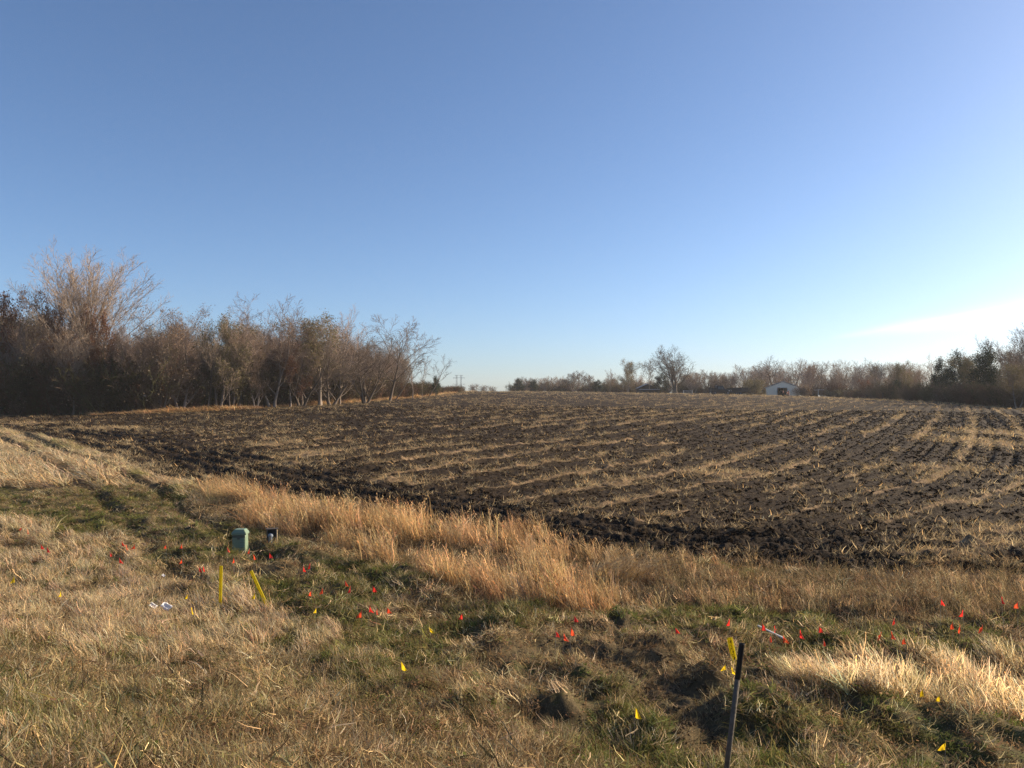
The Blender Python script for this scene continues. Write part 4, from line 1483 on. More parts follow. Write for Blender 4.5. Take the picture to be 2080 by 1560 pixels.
def stake(px0, py0, px1, py1, width, label, decal=False):
    p = hit(px0, py0)
    z = gz(p[0], p[1])
    d = p[1]
    vt = px_ray(px1, py1)
    t3 = Vector(vt) * (d / vt[1]) + Vector((0, 0, CAMZ))
    b3 = Vector((p[0], p[1], z - .08))
    a = t3 - b3
    L = a.length
    e = empty('marker_stake', b3)
    zax = a.normalized()
    yax = Vector((.18, 1, 0))
    yax = (yax - zax * yax.dot(zax)).normalized()
    xax = yax.cross(zax)
    e.rotation_mode = 'QUATERNION'
    e.rotation_quaternion = Matrix((xax, yax, zax)).transposed().to_quaternion()
    h = width / 2
    # shallow three ribbed plastic strip
    prof = [(-h, 0), (-h * .8, -.012), (-h * .5, -.004), (-h * .18, -.004), (0, -.012), (h * .18, -.004), (h * .5, -.004), (h * .8, -.012), (h, 0),
            (h * .8, -.006), (h * .5, .002), (0, -.006), (-h * .5, .002), (-h * .8, -.006)]
    m_ = MB()
    n = len(prof)
    vv = [(x, y, 0) for x, y in prof] + [(x, y, L) for x, y in prof]
    m_.add(vv, [(i, (i + 1) % n, n + (i + 1) % n, n + i) for i in range(n)])
    m_.build('strip', M_YEL, e)
    MB().box(-h * .9, h * .9, -.013, .004, L, L + .008).build('end_cap', M_YEL, e)
    if decal:
        dm = MB()
        for i in range(14):
            a0, a1 = 2 * math.pi * i / 14, 2 * math.pi * (i + 1) / 14
            dm.bar((.020 * math.cos(a0), -.0155, L - .05 + .020 * math.sin(a0)), (.020 * math.cos(a1), -.0155, L - .05 + .020 * math.sin(a1)), .0028, n=4)
        dm.box(-.006, .006, -.0165, -.0145, L - .062, L - .038)
        r_ = random.Random(4)
        zz = L - .10
        while zz > L - .36:
            wd = r_.uniform(.008, .022)
            xx = r_.uniform(-.014, .014)
            dm.box(xx - wd / 2, xx + wd / 2, -.0165, -.0145, zz, zz + r_.uniform(.006, .016))
            zz -= r_.uniform(.016, .03)
        dm.build('printed_decal', M_INK, e)
    return tag(e, label, 'marker stake', 'yellow marker stakes')


stake(447, 1242, 449, 1150, .072, 'upright yellow plastic marker stake below the green pedestal')
stake(549, 1240, 510, 1160, .072, 'yellow plastic marker stake leaning left, right of the upright one')
stake(1497, 1392, 1482, 1296, .080, 'yellow plastic marker stake with black print behind the grey post', True)


# pin flags ------------------------------------------------------------
def flag_mesh(seed, mat):
    r = np.random.default_rng(seed)
    n, mrow = 6, 6
    Wd, Hh = .100, .112
    fold = r.uniform(.35, 1.25)
    v = []
    for j in range(mrow):
        for i in range(n):
            u, w = i / (n - 1), j / (mrow - 1)
            spread = .30 + .62 * w ** .8
            droop = (.25 + .3 * fold) * u * Hh * (1 - .55 * w)
            x = Wd * u * spread * .85
            y = Wd * u * .30 * math.sin(2.6 * u * fold + seed) + .010 * math.sin(5 * u + 3 * w + seed)
            z = -Hh * w * (1.05 - .12 * u) - droop
            v.append((x + .002, y, z))
    f = [(j * n + i, j * n + i + 1, (j + 1) * n + i + 1, (j + 1) * n + i) for j in range(mrow - 1) for i in range(n - 1)]
    me = bpy.data.meshes.new('flag')
    me.from_pydata(v, [], f)
    me.materials.append(mat)
    me.polygons.foreach_set('use_smooth', np.ones(len(f), bool))
    return me


FM = {k: [flag_mesh(10 + i, mt) for i in range(4)] for k, mt in (('o', M_ORF), ('r', M_REDF), ('y', M_YELF))}
WIRE_L = 1.0
wire_me = None
_w = MB().bar((0, 0, 0), (0, 0, 1), .0026, n=5)
_wo = _w.build('wire', M_WIRE)
wire_me = _wo.data
bpy.data.objects.remove(_wo)

CN = {'o': 'orange red', 'r': 'red', 'y': 'yellow'}
FLAGS = [
    (40, 1074, 'o', 'faded orange red pin flag, leftmost of all in the tall dry grass'),
    (57, 1079, 'o', 'faded orange red pin flag just right of the leftmost flag'),
    (85, 1110, 'r', 'red pin flag, left one of the pair at the left edge of the slope'),
    (95, 1116, 'r', 'red pin flag, right one of the pair at the left edge of the slope'),
    (247, 1104, 'o', 'orange pin flag, first of the row of three left of the pedestal'),
    (258, 1111, 'o', 'orange pin flag, middle of the row of three left of the pedestal'),
    (273, 1111, 'o', 'orange pin flag, last of the row of three left of the pedestal'),
    (222, 1126, 'r', 'red pin flag seen edge on below the row of three'),
    (243, 1139, 'r', 'red pin flag lowest beneath the row of three'),
    (338, 1111, 'o', 'lone orange pin flag between the row of three and the pedestal'),
    (374, 1108, 'o', 'orange pin flag at the dark rut left of the pedestal'),
    (372, 1139, 'o', 'orange pin flag straight below the one at the dark rut'),
    (406, 1156, 'r', 'red pin flag, left of a tight pair above the upright stake'),
    (412, 1156, 'r', 'red pin flag, right of a tight pair above the upright stake'),
    (463, 1117, 'o', 'orange pin flag touching the left side of the green pedestal'),
    (477, 1137, 'o', 'orange pin flag directly below the green pedestal'),
    (508, 1118, 'o', 'orange pin flag at the right corner of the green pedestal'),
    (517, 1131, 'o', 'orange pin flag below right of the green pedestal'),
    (548, 1128, 'r', 'bright red pin flag in front of the small enclosure'),
    (616, 1154, 'r', 'red pin flag, left of the two on the dark heap right of the enclosure'),
    (632, 1149, 'r', 'red pin flag, right of the two on the dark heap right of the enclosure'),
    (633, 1206, 'o', 'orange pin flag, left of the two below the dark heap'),
    (655, 1200, 'o', 'orange pin flag, right of the two below the dark heap'),
    (700, 1184, 'o', 'orange pin flag topmost in the loose trio right of the dark heap'),
    (711, 1197, 'r', 'red pin flag, lower of the loose trio right of the dark heap'),
    (757, 1195, 'r', 'red pin flag, right end of the loose trio below the tall grass'),
    (733, 1246, 'o', 'orange pin flag, first in the row of four in mid ditch'),
    (748, 1237, 'r', 'red pin flag, second and highest in the row of four in mid ditch'),
    (764, 1244, 'o', 'narrow orange pin flag, third in the row of four in mid ditch'),
    (789, 1241, 'o', 'orange pin flag, fourth in the row of four in mid ditch'),
    (941, 1251, 'r', 'lone red pin flag below the tall orange grass'),
    (1127, 1289, 'r', 'red pin flag, left of the cluster at the bare dirt'),
    (1143, 1294, 'o', 'orange pin flag, lowest of the cluster at the bare dirt'),
    (1158, 1282, 'o', 'orange pin flag, right of the cluster at the bare dirt'),
    (1166, 1258, 'r', 'red pin flag above the cluster at the bare dirt'),
    (1373, 1280, 'r', 'lone bright red pin flag left of the printed yellow stake'),
    (1483, 1263, 'r', 'red pin flag just above the printed yellow stake'),
    (1547, 1274, 'r', 'red pin flag above the upper end of the white lath'),
    (1563, 1296, 'o', 'orange pin flag over the middle of the white lath'),
    (1574, 1279, 'r', 'narrow red pin flag seen edge on above the white lath'),
    (1622, 1286, 'r', 'small red pin flag between the white lath and the far pair'),
    (1663, 1279, 'r', 'red pin flag, upper of the pair right of the white lath'),
    (1669, 1307, 'o', 'orange pin flag, lower of the pair right of the white lath'),
    (1786, 1291, 'o', 'orange pin flag, first of three above the pale tuft'),
    (1811, 1290, 'o', 'orange pin flag, second of three above the pale tuft'),
    (1840, 1302, 'o', 'orange pin flag, third and lowest of three above the pale tuft'),
    (1817, 1263, 'r', 'small red pin flag standing above the three over the pale tuft'),
    (1909, 1222, 'r', 'red pin flag half hidden in brown weeds at right'),
    (1956, 1247, 'r', 'red pin flag, top of the weedy group of four at right'),
    (1934, 1270, 'o', 'orange pin flag, left of the weedy group of four at right'),
    (1949, 1275, 'o', 'orange pin flag, middle of the weedy group of four at right'),
    (1997, 1276, 'o', 'orange pin flag, right of the weedy group of four at right'),
    (2038, 1219, 'r', 'red pin flag, left of the two farthest right'),
    (2066, 1230, 'o', 'orange pin flag, farthest right of all flags'),
    (34, 1177, 'y', 'faded yellow pin flag, leftmost yellow one on the slope'),
    (123, 1205, 'y', 'bright yellow pin flag alone on the left slope'),
    (383, 1212, 'y', 'small yellow pin flag left of the upright yellow stake'),
    (390, 1239, 'y', 'bright yellow pin flag near the foot of the upright stake'),
    (518, 1211, 'y', 'yellow pin flag between the two yellow stakes'),
    (640, 1241, 'y', 'yellow pin flag right of the leaning yellow stake'),
    (875, 1279, 'y', 'yellow pin flag right of the row of four red ones'),
    (817, 1352, 'y', 'yellow pin flag in the pale dry grass of the lower middle'),
    (1285, 1450, 'y', 'yellow pin flag at the dirt patch in the lower middle'),
    (1476, 1356, 'y', 'yellow pin flag left of the foot of the printed stake'),
    (1490, 1364, 'y', 'yellow pin flag touching the grey post'),
    (1875, 1406, 'y', 'yellow pin flag, left of two in the pale tuft'),
    (1908, 1419, 'y', 'yellow pin flag, right of two in the pale tuft'),
    (1917, 1517, 'y', 'yellow pin flag lowest at the bottom right'),
]
FLAG_XY = []
for i, (px, py, c, lb) in enumerate(FLAGS):
    hgt = .46 if c != 'y' else .42
    if 'half hidden' in lb or 'weedy' in lb or 'farthest right' in lb:
        hgt = .60
    if px < 150:
        hgt = .52
    p = hit(px, py, hgt)
    z = gz(p[0], p[1])
    v_ = px_ray(px, py)
    zc = CAMZ + v_[2] * (p[1] / v_[1])          # height of the flag's middle
    topz = zc + .065 - z
    e = empty('pin_flag', (p[0], p[1], z), 0)
    e.rotation_euler = (rng.normal(0, .05), rng.normal(0, .05), 0)
    w_ = link(bpy.data.objects.new('wire', wire_me), e)
    w_.scale = (1, 1, topz + .06)
    w_.location = (0, 0, -.06)
    narrow = 'edge on' in lb or 'narrow' in lb
    f_ = link(bpy.data.objects.new('flag', FM[c][i % 4]), e)
    f_.location = (0, 0, topz)
    f_.rotation_euler = (0, 0, R(72) if narrow else rng.choice([rng.uniform(-.7, .7), math.pi + rng.uniform(-.7, .7)]))
    sc_ = (.96 if not narrow else .95) * (.90 if c == 'y' else 1)
    f_.scale = (sc_ * rng.uniform(.85, 1.15), sc_, sc_ * rng.uniform(.9, 1.2))
    tag(e, lb, 'pin flag', 'pin flags along the buried lines')
    FLAG_XY.append((p[0], p[1]))

# white lath lying on the grass with an orange tag
def laid(px0, py0, px1, py1, lift=.12):
    a, b = hit(px0, py0), hit(px1, py1)
    return Vector((a[0], a[1], gz(*a) + lift)), Vector((b[0], b[1], gz(*b) + lift))


a, b = laid(1540, 1290, 1592, 1314, .16)
la = tag(empty('survey_lath', a), 'white wooden lath lying in the grass with an orange tag at its end', 'lath')
dv = b - a
MB().bar((0, 0, 0), tuple(dv), .016, n=4).build('stick', M_WHITE, la)
tg = bpy.data.objects.new('tag', flag_mesh(3, M_ORF))
link(tg, la)
tg.location = dv + Vector((-.02, -.02, .05))
tg.scale = (1.15, 1, 1.0)
a, b = laid(1183, 1263, 1206, 1261, .10)
la = tag(empty('stick', a), 'short bleached stick lying right of the cluster of flags at the dirt', 'stick')
MB().bar((0, 0, 0), tuple((b - a) * .55 + Vector((0, 0, .01))), .014, .013, n=6).build('shaft', M_STRAW, la)
MB().bar(tuple((b - a) * .55 + Vector((0, 0, .01))), tuple(b - a), .013, .008, n=6).build('tip', M_STRAW, la)


# scraps of white paper
def paper(px, py, w, label, seed):
    r = np.random.default_rng(seed)
    n = 9
    p = hit(px, py, .12)
    xs = np.linspace(-.5, .5, n)
    X, Y = np.meshgrid(xs, xs)
    Z = fbm(X * 4 + seed * 7 + 50, Y * 4 + 50, seed, 3) * .8
    v = np.stack([X * w, Y * w * .7, Z * w * .6], -1).reshape(-1, 3)
    v[:, 2] -= v[:, 2].min()
    idx_ = np.arange(n * n).reshape(n, n)
    f = np.stack([idx_[:-1, :-1], idx_[:-1, 1:], idx_[1:, 1:], idx_[1:, :-1]], -1).reshape(-1, 4)
    me = mesh_np('paper_scrap', v, [f], M_PAPER)
    o = link(bpy.data.objects.new('paper_scrap', me))
    o.location = (p[0], p[1], gz(p[0], p[1]) + .20)
    o.rotation_euler = (R(30), R(28), r.uniform(-.4, .4))
    return tag(o, label, 'litter', 'paper litter')


paper(311, 1243, .13, 'crumpled white paper scrap, left of the two side by side', 1)
paper(338, 1249, .17, 'crumpled white paper scrap, right and larger of the two', 2)
paper(332, 1186, .07, 'tiny white paper scrap above the two larger ones', 3)

# arching bleached reeds at the field edge
def reed_clump(px, py, n, label, seed, length=.9, lean=1.0):
    r = np.random.default_rng(seed)
    p = hit(px, py)
    z = gz(p[0], p[1])
    e = empty('reed_clump', (p[0], p[1], z))
    for part, k0 in (('stem', n), ('leaf', n * 2)):
        st = np.stack([r.normal(0, .16, k0), r.normal(0, .12, k0), np.full(k0, -.02)], 1)
        az = r.normal(0, .7, k0)
        L = length * r.uniform(.5, 1.1, k0) * (1 if part == 'stem' else .7)
        P = [st]
        for q_ in range(5):
            ti = .35 * lean + .28 * q_ * lean * r.uniform(.7, 1.3, k0)
            P.append(P[-1] + np.stack([np.sin(ti) * np.cos(az), np.sin(ti) * np.sin(az), np.cos(ti)], 1) * (L / 5)[:, None])
        P = np.stack(P, 1)
        if part == 'stem':
            v, f = tubes([(P, np.linspace(.007, .003, 6)[None] * np.ones((k0, 1)), 4)])
        else:
            wv = np.stack([-np.sin(az), np.cos(az), np.full(k0, .3)], 1) * .010
            tp_ = np.array([.5, 1, 1, .8, .5, .1])
            v = np.stack([P - wv[:, None] * tp_[None, :, None], P + wv[:, None] * tp_[None, :, None]], 2).reshape(-1, 3)
            bs = (np.arange(k0) * 12)[:, None] + (np.arange(5) * 2)[None]
            f = np.stack([bs, bs + 1, bs + 3, bs + 2], -1).reshape(-1, 4)
        link(bpy.data.objects.new('stems' if part == 'stem' else 'leaves', mesh_np(part, v, [f], M_STRAW)), e)
    return tag(e, label, 'reeds', 'bleached reed clumps')


reed_clump(1212, 1182, 34, 'bleached arching reeds, left of three clumps at the field edge', 1, .95, .9)
reed_clump(1262, 1184, 40, 'bleached arching reeds, middle of three clumps at the field edge', 2, 1.0, .8)
reed_clump(1302, 1180, 30, 'bleached arching reeds, right of three clumps at the field edge', 3, .9, 1.0)

# ------------------------------------------------------------------ grass, residue and clods
PZ = {}
PZ['tall'] = poly_px([(415, 1010), (520, 1016), (700, 1056), (900, 1104), (1060, 1121), (1190, 1149), (1320, 1159), (1480, 1172), (2080, 1178), (2900, 1186), (2900, 1255), (2080, 1262), (1850, 1265),
                      (1600, 1245), (1400, 1238), (1290, 1262), (1150, 1254), (980, 1240), (880, 1200), (800, 1165), (690, 1122), (600, 1095), (480, 1075)])
PZ['dry1'] = poly_px([(-500, 895), (0, 905), (150, 940), (260, 978), (215, 994), (0, 992), (-500, 980)])
PZ['mown'] = poly_px([(-500, 980), (0, 992), (215, 994), (300, 1000), (400, 1050), (430, 1110), (300, 1108), (0, 1062), (-500, 1045)])
PZ['dry2'] = poly_px([(-700, 1040), (0, 1062), (200, 1100), (400, 1175), (620, 1262), (720, 1310), (600, 1345), (200, 1340), (0, 1312), (-700, 1290)])
PZ['mix'] = poly_px([(-700, 1290), (0, 1312), (200, 1340), (600, 1345), (720, 1310), (860, 1400), (1150, 1480), (1340, 1600), (1340, 2200), (-1500, 2200)])
PZ['tuft'] = poly_px([(1585, 1395), (1640, 1360), (1800, 1352), (2030, 1355), (2200, 1390), (2180, 1470), (1900, 1478), (1700, 1455)])


def sector(n, r0, r1, power, t0=-38.5, t1=38.5):
    u = rng.uniform(0, 1, n)
    k = power + 1
    r = (r0 ** k + u * (r1 ** k - r0 ** k)) ** (1 / k)
    t = np.radians(rng.uniform(t0, t1, n))
    return r * np.sin(t), r * np.cos(t), r


def euler_lean(spin, leanx, leany):
    """Euler angles of: spin about Z, then lean towards +x by leanx and towards +y by leany"""
    n = len(spin)
    cs, sn = np.cos(spin), np.sin(spin)
    Rz = np.zeros((n, 3, 3))
    Rz[:, 0, 0], Rz[:, 0, 1], Rz[:, 1, 0], Rz[:, 1, 1], Rz[:, 2, 2] = cs, -sn, sn, cs, 1
    cx, sx_ = np.cos(leanx), np.sin(leanx)
    Ry = np.zeros((n, 3, 3))
    Ry[:, 0, 0], Ry[:, 0, 2], Ry[:, 2, 0], Ry[:, 2, 2], Ry[:, 1, 1] = cx, sx_, -sx_, cx, 1
    cy2, sy2 = np.cos(-leany), np.sin(-leany)
    Rx = np.zeros((n, 3, 3))
    Rx[:, 1, 1], Rx[:, 1, 2], Rx[:, 2, 1], Rx[:, 2, 2], Rx[:, 0, 0] = cy2, -sy2, sy2, cy2, 1
    M = Rx @ Ry @ Rz
    return np.stack([np.arctan2(M[:, 2, 1], M[:, 2, 2]), -np.arcsin(np.clip(M[:, 2, 0], -1, 1)), np.arctan2(M[:, 1, 0], M[:, 0, 0])], 1)


TALL = [blades(15, (.5, 1.05), .0125, .075, (.0, .24), (.05, .6), 100 + i, 4, head=.25, tint=.38, coh=1.0) for i in range(5)]
DRY = [blades(22, (.4, 1.1), .024, .13, (.05, .50), (.1, .9), 120 + i, 3, head=.06, tint=.42, coh=.8) for i in range(6)]
MAT = [blades(20, (.35, 1.2), .042, .34, (.45, 1.55), (-.4, .6), 140 + i, 3, tint=.5, coh=1.0) for i in range(6)]
GRN = [blades(22, (.5, 1.1), .075, .34, (.1, 1.1), (.1, .9), 160 + i, 3, tint=.35, warm=.08) for i in range(3)]
STR = [blades(16, (.3, 1.0), .060, .45, (.7, 1.65), (-.4, .5), 180 + i, 2, tint=.38) for i in range(5)]
CLD = [clod_mesh(200 + i) for i in range(5)]
WEED = [blades(16, (.4, 1.1), .016, .16, (.0, .7), (-.2, .5), 190 + i, 3, head=.9, tint=.4) for i in range(3)]
C = {k: np.array(v) for k, v in dict(beige=(.52, .395, .225), pink=(.50, .38, .235), orange=(.52, .335, .165), tan=(.80, .62, .37), olive=(.185, .175, .06), green=(.13, .17, .045), brown=(.20, .13, .07),
                                     straw=(.44, .335, .19), dull=(.26, .205, .115), rust=(.34, .215, .12)).items()}


def mixc(a, b, t):
    t = np.asarray(t)[:, None]
    return C[a][None] * (1 - t) + C[b][None] * t


def near_rut(x, y):
    return np.minimum(dist_line(RUT_A, x, y), dist_line(RUT_B, x, y))


X, Y, RR = sector(95000, 3.6, 34, .25)
ragged = inside(FIELD, X, Y)
stray = ragged & (dist_line(EDGE, X, Y) < 2.2 * vnoise(X * .9, Y * .9, 64)) & (rng.uniform(0, 1, len(X)) < .45)
keep = ~ragged | stray
stray = stray[keep]
X, Y, RR = X[keep], Y[keep], RR[keep]
zone = np.zeros(len(X), int)                 # 0 ditch
for i, k in enumerate(['tall', 'dry1', 'mown', 'dry2', 'mix', 'tuft']):
    zone[inside(PZ[k], X + .5 * (vnoise(X * 1.3, Y * 1.3, 61) - .5), Y + .8 * (vnoise(X * 1.3 + 40, Y * 1.3, 62) - .5))] = i + 1
zone[stray] = 1
trk = inside(TRACK, X, Y)
ZG = ground_z(X, Y)
n_a = fbm(X * .55, Y * .55, 71, 3)
n_b = fbm(X * 1.7, Y * 1.7, 72, 3)
rnd = rng.uniform(0, 1, len(X))
flag_d = np.full(len(X), 9.0)
for fx, fy in FLAG_XY:
    flag_d = np.minimum(flag_d, np.hypot((X - fx) * 1.6, np.where(Y < fy, (fy - Y) * .45, (Y - fy) * 3)))
rut_d = near_rut(X, Y)


def make(name, sel, meshes, h, colr, lean0, leans, label, cat, wide=(1.0, 1.0)):
    n = int(sel.sum())
    w = h * rng.uniform(.75, 1.3, n) * rng.uniform(*wide, n) if wide else h
    lod = 1 + np.clip((RR[sel] - 10) / 26, 0, 1) * .7
    s3 = np.stack([w * lod, w * lod, h], 1)
    # the blades lean with the wind: to the left, turning in patches
    wdir = math.pi + 3.2 * (fbm(X[sel] * .45, Y[sel] * .45, 66, 2) - .5) + rng.normal(0, .45, n)
    if lean0 is None:
        wdir = 14 * fbm(X[sel] * .8, Y[sel] * .8, 67, 2) + rng.normal(0, .4, n)
        lean0 = (0, 0)
    rot = euler_lean(wdir, rng.normal(lean0[0], leans, n), rng.normal(lean0[1], leans, n))
    col = colr * rng.uniform(.72, 1.25, (n, 1)) * (1 + rng.normal(0, .05, (n, 3)))
    pos = np.stack([X[sel], Y[sel], ZG[sel]], 1)
    return scatter(name, meshes, pos, rng.integers(0, len(meshes), n), rot, s3, np.clip(col, 0, 1), label, cat)


# tall orange tan grass between ditch and field
e_d = dist_line(EDGE, X, Y)
U = rng.uniform(0, 1, (6, len(X)))
right = sstep(1.5, 4.0, X)
reed_gap = np.zeros(len(X), bool)
for rx_, ry_ in [hit(1212, 1182), hit(1262, 1184), hit(1302, 1180)]:
    reed_gap |= (np.abs(X - rx_ - .15) < .75) & (Y < ry_ + .5) & (Y > ry_ - 2.0)
s_tall = ~reed_gap & (zone == 1) & (rnd < .26 - .15 * right) & (n_a + .5 * n_b > .71 + .06 * right)
hh = (.30 + .75 * n_a[s_tall] + .22 * rng.uniform(-1, 1, s_tall.sum())) * np.interp(X[s_tall], [-14, -6, 1, 2.6, 14], [.70, 1.0, .90, .42, .36])
hh = np.clip(hh, .15, .95) * np.clip(.45 + flag_d[s_tall] * .6, .4, 1)
make('tall_grass', s_tall, TALL, hh, mixc('orange', 'beige', np.clip(n_b[s_tall] * 1.3 - .45 + .35 * right[s_tall], 0, 1)), (-.14, 0), .13, 'tall orange tan dry grass standing along the near edge of the field', 'grass', (.9, 1.3))
# dry beige grass on the bank
s_dry = (np.isin(zone, (2, 4)) & (U[0] < .46) & (n_b > .38)) | ((zone == 5) & (U[0] < .32) & (n_a + .4 * n_b > .62)) | ((zone == 6) & (U[0] < .62)) | ((zone == 0) & (U[0] < .08) & (n_a > .55) & ~trk) \
    | ((zone == 1) & (U[0] < .10 + .04 * right))
s_dry &= rut_d > .32
hz = np.choose(zone, [.18, .19, .34, .2, .28, .17, .44])
hh = (hz[s_dry] * (.45 + 1.1 * n_a[s_dry]) * rng.uniform(.65, 1.35, s_dry.sum())) * np.clip(.4 + flag_d[s_dry] * .5, .4, 1)
cc = mixc('beige', 'pink', np.clip(n_b[s_dry] * 2 - .5, 0, 1))
zz_ = zone[s_dry][:, None]
cc = np.where(zz_ == 6, mixc('tan', 'beige', np.clip(n_b[s_dry] * 2 - .6, 0, 1)), cc)
cc = np.where(zz_ == 5, mixc('dull', 'beige', np.clip(n_b[s_dry] * 2.4 - .6, 0, 1)), cc)
cc = np.where(zz_ == 0, mixc('dull', 'straw', n_b[s_dry]), cc)
cc = np.where(zz_ == 1, mixc('rust', 'dull', n_b[s_dry]), cc)
make('dry_grass', s_dry, DRY, hh, cc, (-.16, 0), .22, 'pale beige dry grass covering the roadside bank', 'grass', (.9, 1.3))
# matted cut grass
gap = fbm(X * 2.6, Y * 2.6, 73, 2)
s_mat = (np.isin(zone, (0, 3, 5)) & (U[1] < .60) & (gap > .36 + .05 * (zone == 0)) & ~trk) | (trk & (U[1] < .48) & (gap > .33)) | (np.isin(zone, (1, 2, 4, 6)) & (U[1] < .34))
hh = rng.uniform(.08, .22, s_mat.sum()) * np.where(zone[s_mat] == 3, .7, 1.0) * np.where(trk[s_mat], .6, 1.0)
cc = mixc('dull', 'straw', np.clip(n_b[s_mat] * 2.6 - .7, 0, 1))
cc = np.where((n_a[s_mat] + .10 * (zone[s_mat] == 5) > .52)[:, None], mixc('straw', 'olive', np.clip(n_a[s_mat] * 3.4 - 1.2 + .1 * (zone[s_mat] == 5), 0, 1)), cc)
cc = np.where((zone[s_mat] == 1)[:, None], mixc('rust', 'straw', n_b[s_mat]), cc)
pk = rng.uniform(0, 1, s_mat.sum())[:, None]
cc = np.where(pk < .22, C['brown'][None], np.where(pk > .90, C['tan'][None], cc))
cc = np.where(trk[s_mat][:, None], mixc('brown', 'straw', np.clip(n_b[s_mat] * 2 - .5, 0, 1)), cc)
make('matted_grass', s_mat, MAT, hh, cc, None, .28, 'matted cut grass and thatch lying over the ditch and bank', 'grass', (1.0, 1.5))
# green grass and weeds
gpr = np.clip((n_a - .42) * 3.0, 0, .6)
s_grn = ((zone == 0) & (U[2] < gpr * .8) & ~trk) | ((zone == 3) & (U[2] < .28)) | ((zone == 5) & (U[2] < .05 + gpr * .45)) | (np.isin(zone, (2, 4)) & (U[2] < .05))
hh = rng.uniform(.05, .13, s_grn.sum())
make('green_grass', s_grn, GRN, hh, mixc('olive', 'green', n_b[s_grn]), (0, 0), .18, 'short green grass and weeds growing through the dead thatch', 'grass', (1.0, 1.5))
# low broadleaved weeds, green and withered
def leafy(seed, n=16):
    r = np.random.default_rng(seed)
    c0 = np.stack([r.normal(0, .5, n), r.normal(0, .5, n), r.uniform(.05, 1.0, n)], 1)
    u = nrm(np.stack([r.normal(0, 1, n), r.normal(0, 1, n), r.normal(0, .45, n)], 1))
    w = nrm(np.cross(u, np.stack([r.normal(0, .4, n), r.normal(0, .4, n), np.ones(n)], 1)))
    L = r.uniform(.22, .55, (n, 1))
    v = np.stack([c0, c0 + u * L * .5 + w * L * .34, c0 + u * L + np.array([0, 0, -.1]) * L, c0 + u * L * .5 - w * L * .34], 1).reshape(-1, 3)
    me = mesh_np('leaves', v, [(np.arange(n) * 4)[:, None] + np.arange(4)[None]], M_BLADE)
    t = np.repeat(np.clip(1 + r.normal(0, .4, (n, 1)), .4, 1.9) * np.ones((1, 3)), 4, 0)
    a_ = me.attributes.new('tint', 'FLOAT_COLOR', 'POINT')
    a_.data.foreach_set('color', np.hstack([t, np.ones((len(t), 1))]).astype(np.float32).ravel())
    return me


LEAFY = [leafy(300 + i) for i in range(4)]
s_lf = ((zone == 5) & (U[4] < .34)) | ((zone == 0) & (U[4] < .16) & ~trk) | ((zone == 4) & (U[4] < .08)) | ((zone == 3) & (U[4] < .12))
nl = int(s_lf.sum())
cl_ = np.where((rng.uniform(0, 1, nl) < np.clip(n_a[s_lf] * 2.6 - .8, .1, .9))[:, None], mixc('olive', 'green', rng.uniform(0, 1, nl)), mixc('brown', 'rust', rng.uniform(0, 1, nl)))
make('broadleaf_weeds', s_lf, LEAFY, rng.uniform(.04, .10, nl), cl_, (0, 0), .25, 'low broadleaved weeds, some green and some withered, dotted over the bank', 'weeds', (.8, 1.2))
# brown seedy weeds
s_wd = ((zone == 5) & (U[3] < .20)) | ((zone == 1) & (U[3] < .05 + .10 * right)) | ((zone == 0) & (U[3] < .03)) | ((zone == 4) & (U[3] < .04))
hh = rng.uniform(.10, .26, s_wd.sum()) * np.where(zone[s_wd] == 1, 1.7, 1)
make('brown_weeds', s_wd, WEED, hh, mixc('brown', 'dull', n_b[s_wd]) * .85, (0, 0), .2, 'dead brown seedy weeds dotted through the grass', 'weeds', (.9, 1.3))

# the verge running off to the left, and the tan fringe along the wood
X, Y, RR = sector(42000, 30, 112, .1, -40, -3)
ll = dist_line(LEFTLINE, X, Y)
infield = inside(FIELD, X, Y)
fringe = (ll < 7) & ~infield
keep = (~infield & (Y < 100)) | fringe
X, Y, RR, fringe = X[keep], Y[keep], RR[keep], fringe[keep]
ZG = ground_z(X, Y)
n_a = fbm(X * .35, Y * .35, 81, 3)
n_b = fbm(X * 1.1, Y * 1.1, 82, 3)
flag_d = np.full(len(X), 9.0)
rut_d = near_rut(X, Y)
dz1 = inside(PZ['dry1'], X, Y)
mw = inside(PZ['mown'], X, Y)
hh = np.where(fringe, .6, np.where(dz1, .42, np.where(mw, .10, .24))) * (.5 + n_a) * rng.uniform(.7, 1.3, len(X))
hh = hh * np.where(rut_d < .5, .3, 1)
cc = mixc('beige', 'pink', n_b)
cc = np.where(mw[:, None], mixc('olive', 'straw', np.clip(n_b * 2.4 - .6, 0, 1)), cc)
cc = np.where((~mw & ~dz1 & ~fringe & (n_a > .55))[:, None], mixc('olive', 'straw', n_b), cc)
cc = np.where(fringe[:, None], mixc('orange', 'rust', n_b), cc)
make('verge_grass', np.ones(len(X), bool), DRY, np.clip(hh, .05, 1.2), cc, (-.1, 0), .2, 'dry grass of the verge running back to the left wood', 'grass', (1.3, 2.2))
n = 3600
pxs = rng.uniform(180, 940, n)
dd_ = np.interp(pxs, [0, 300, 500, 700, 850, 925, 945], [106, 111, 120, 140, 172, 220, 300]) - 5.5 * rng.uniform(0, 1, n) ** .7
X, Y = (pxs - W2) / FPX * dd_, dd_
RR = np.hypot(X, Y)
ZG = ground_z(X, Y)
n_a = fbm(X * .15, Y * .15, 85, 3)
n_b = fbm(X * .6, Y * .6, 86, 3)
flag_d = np.full(n, 9.0)
hh = (.25 + .9 * np.clip(n_a - .25, 0, 1)) * rng.uniform(.6, 1.3, n)
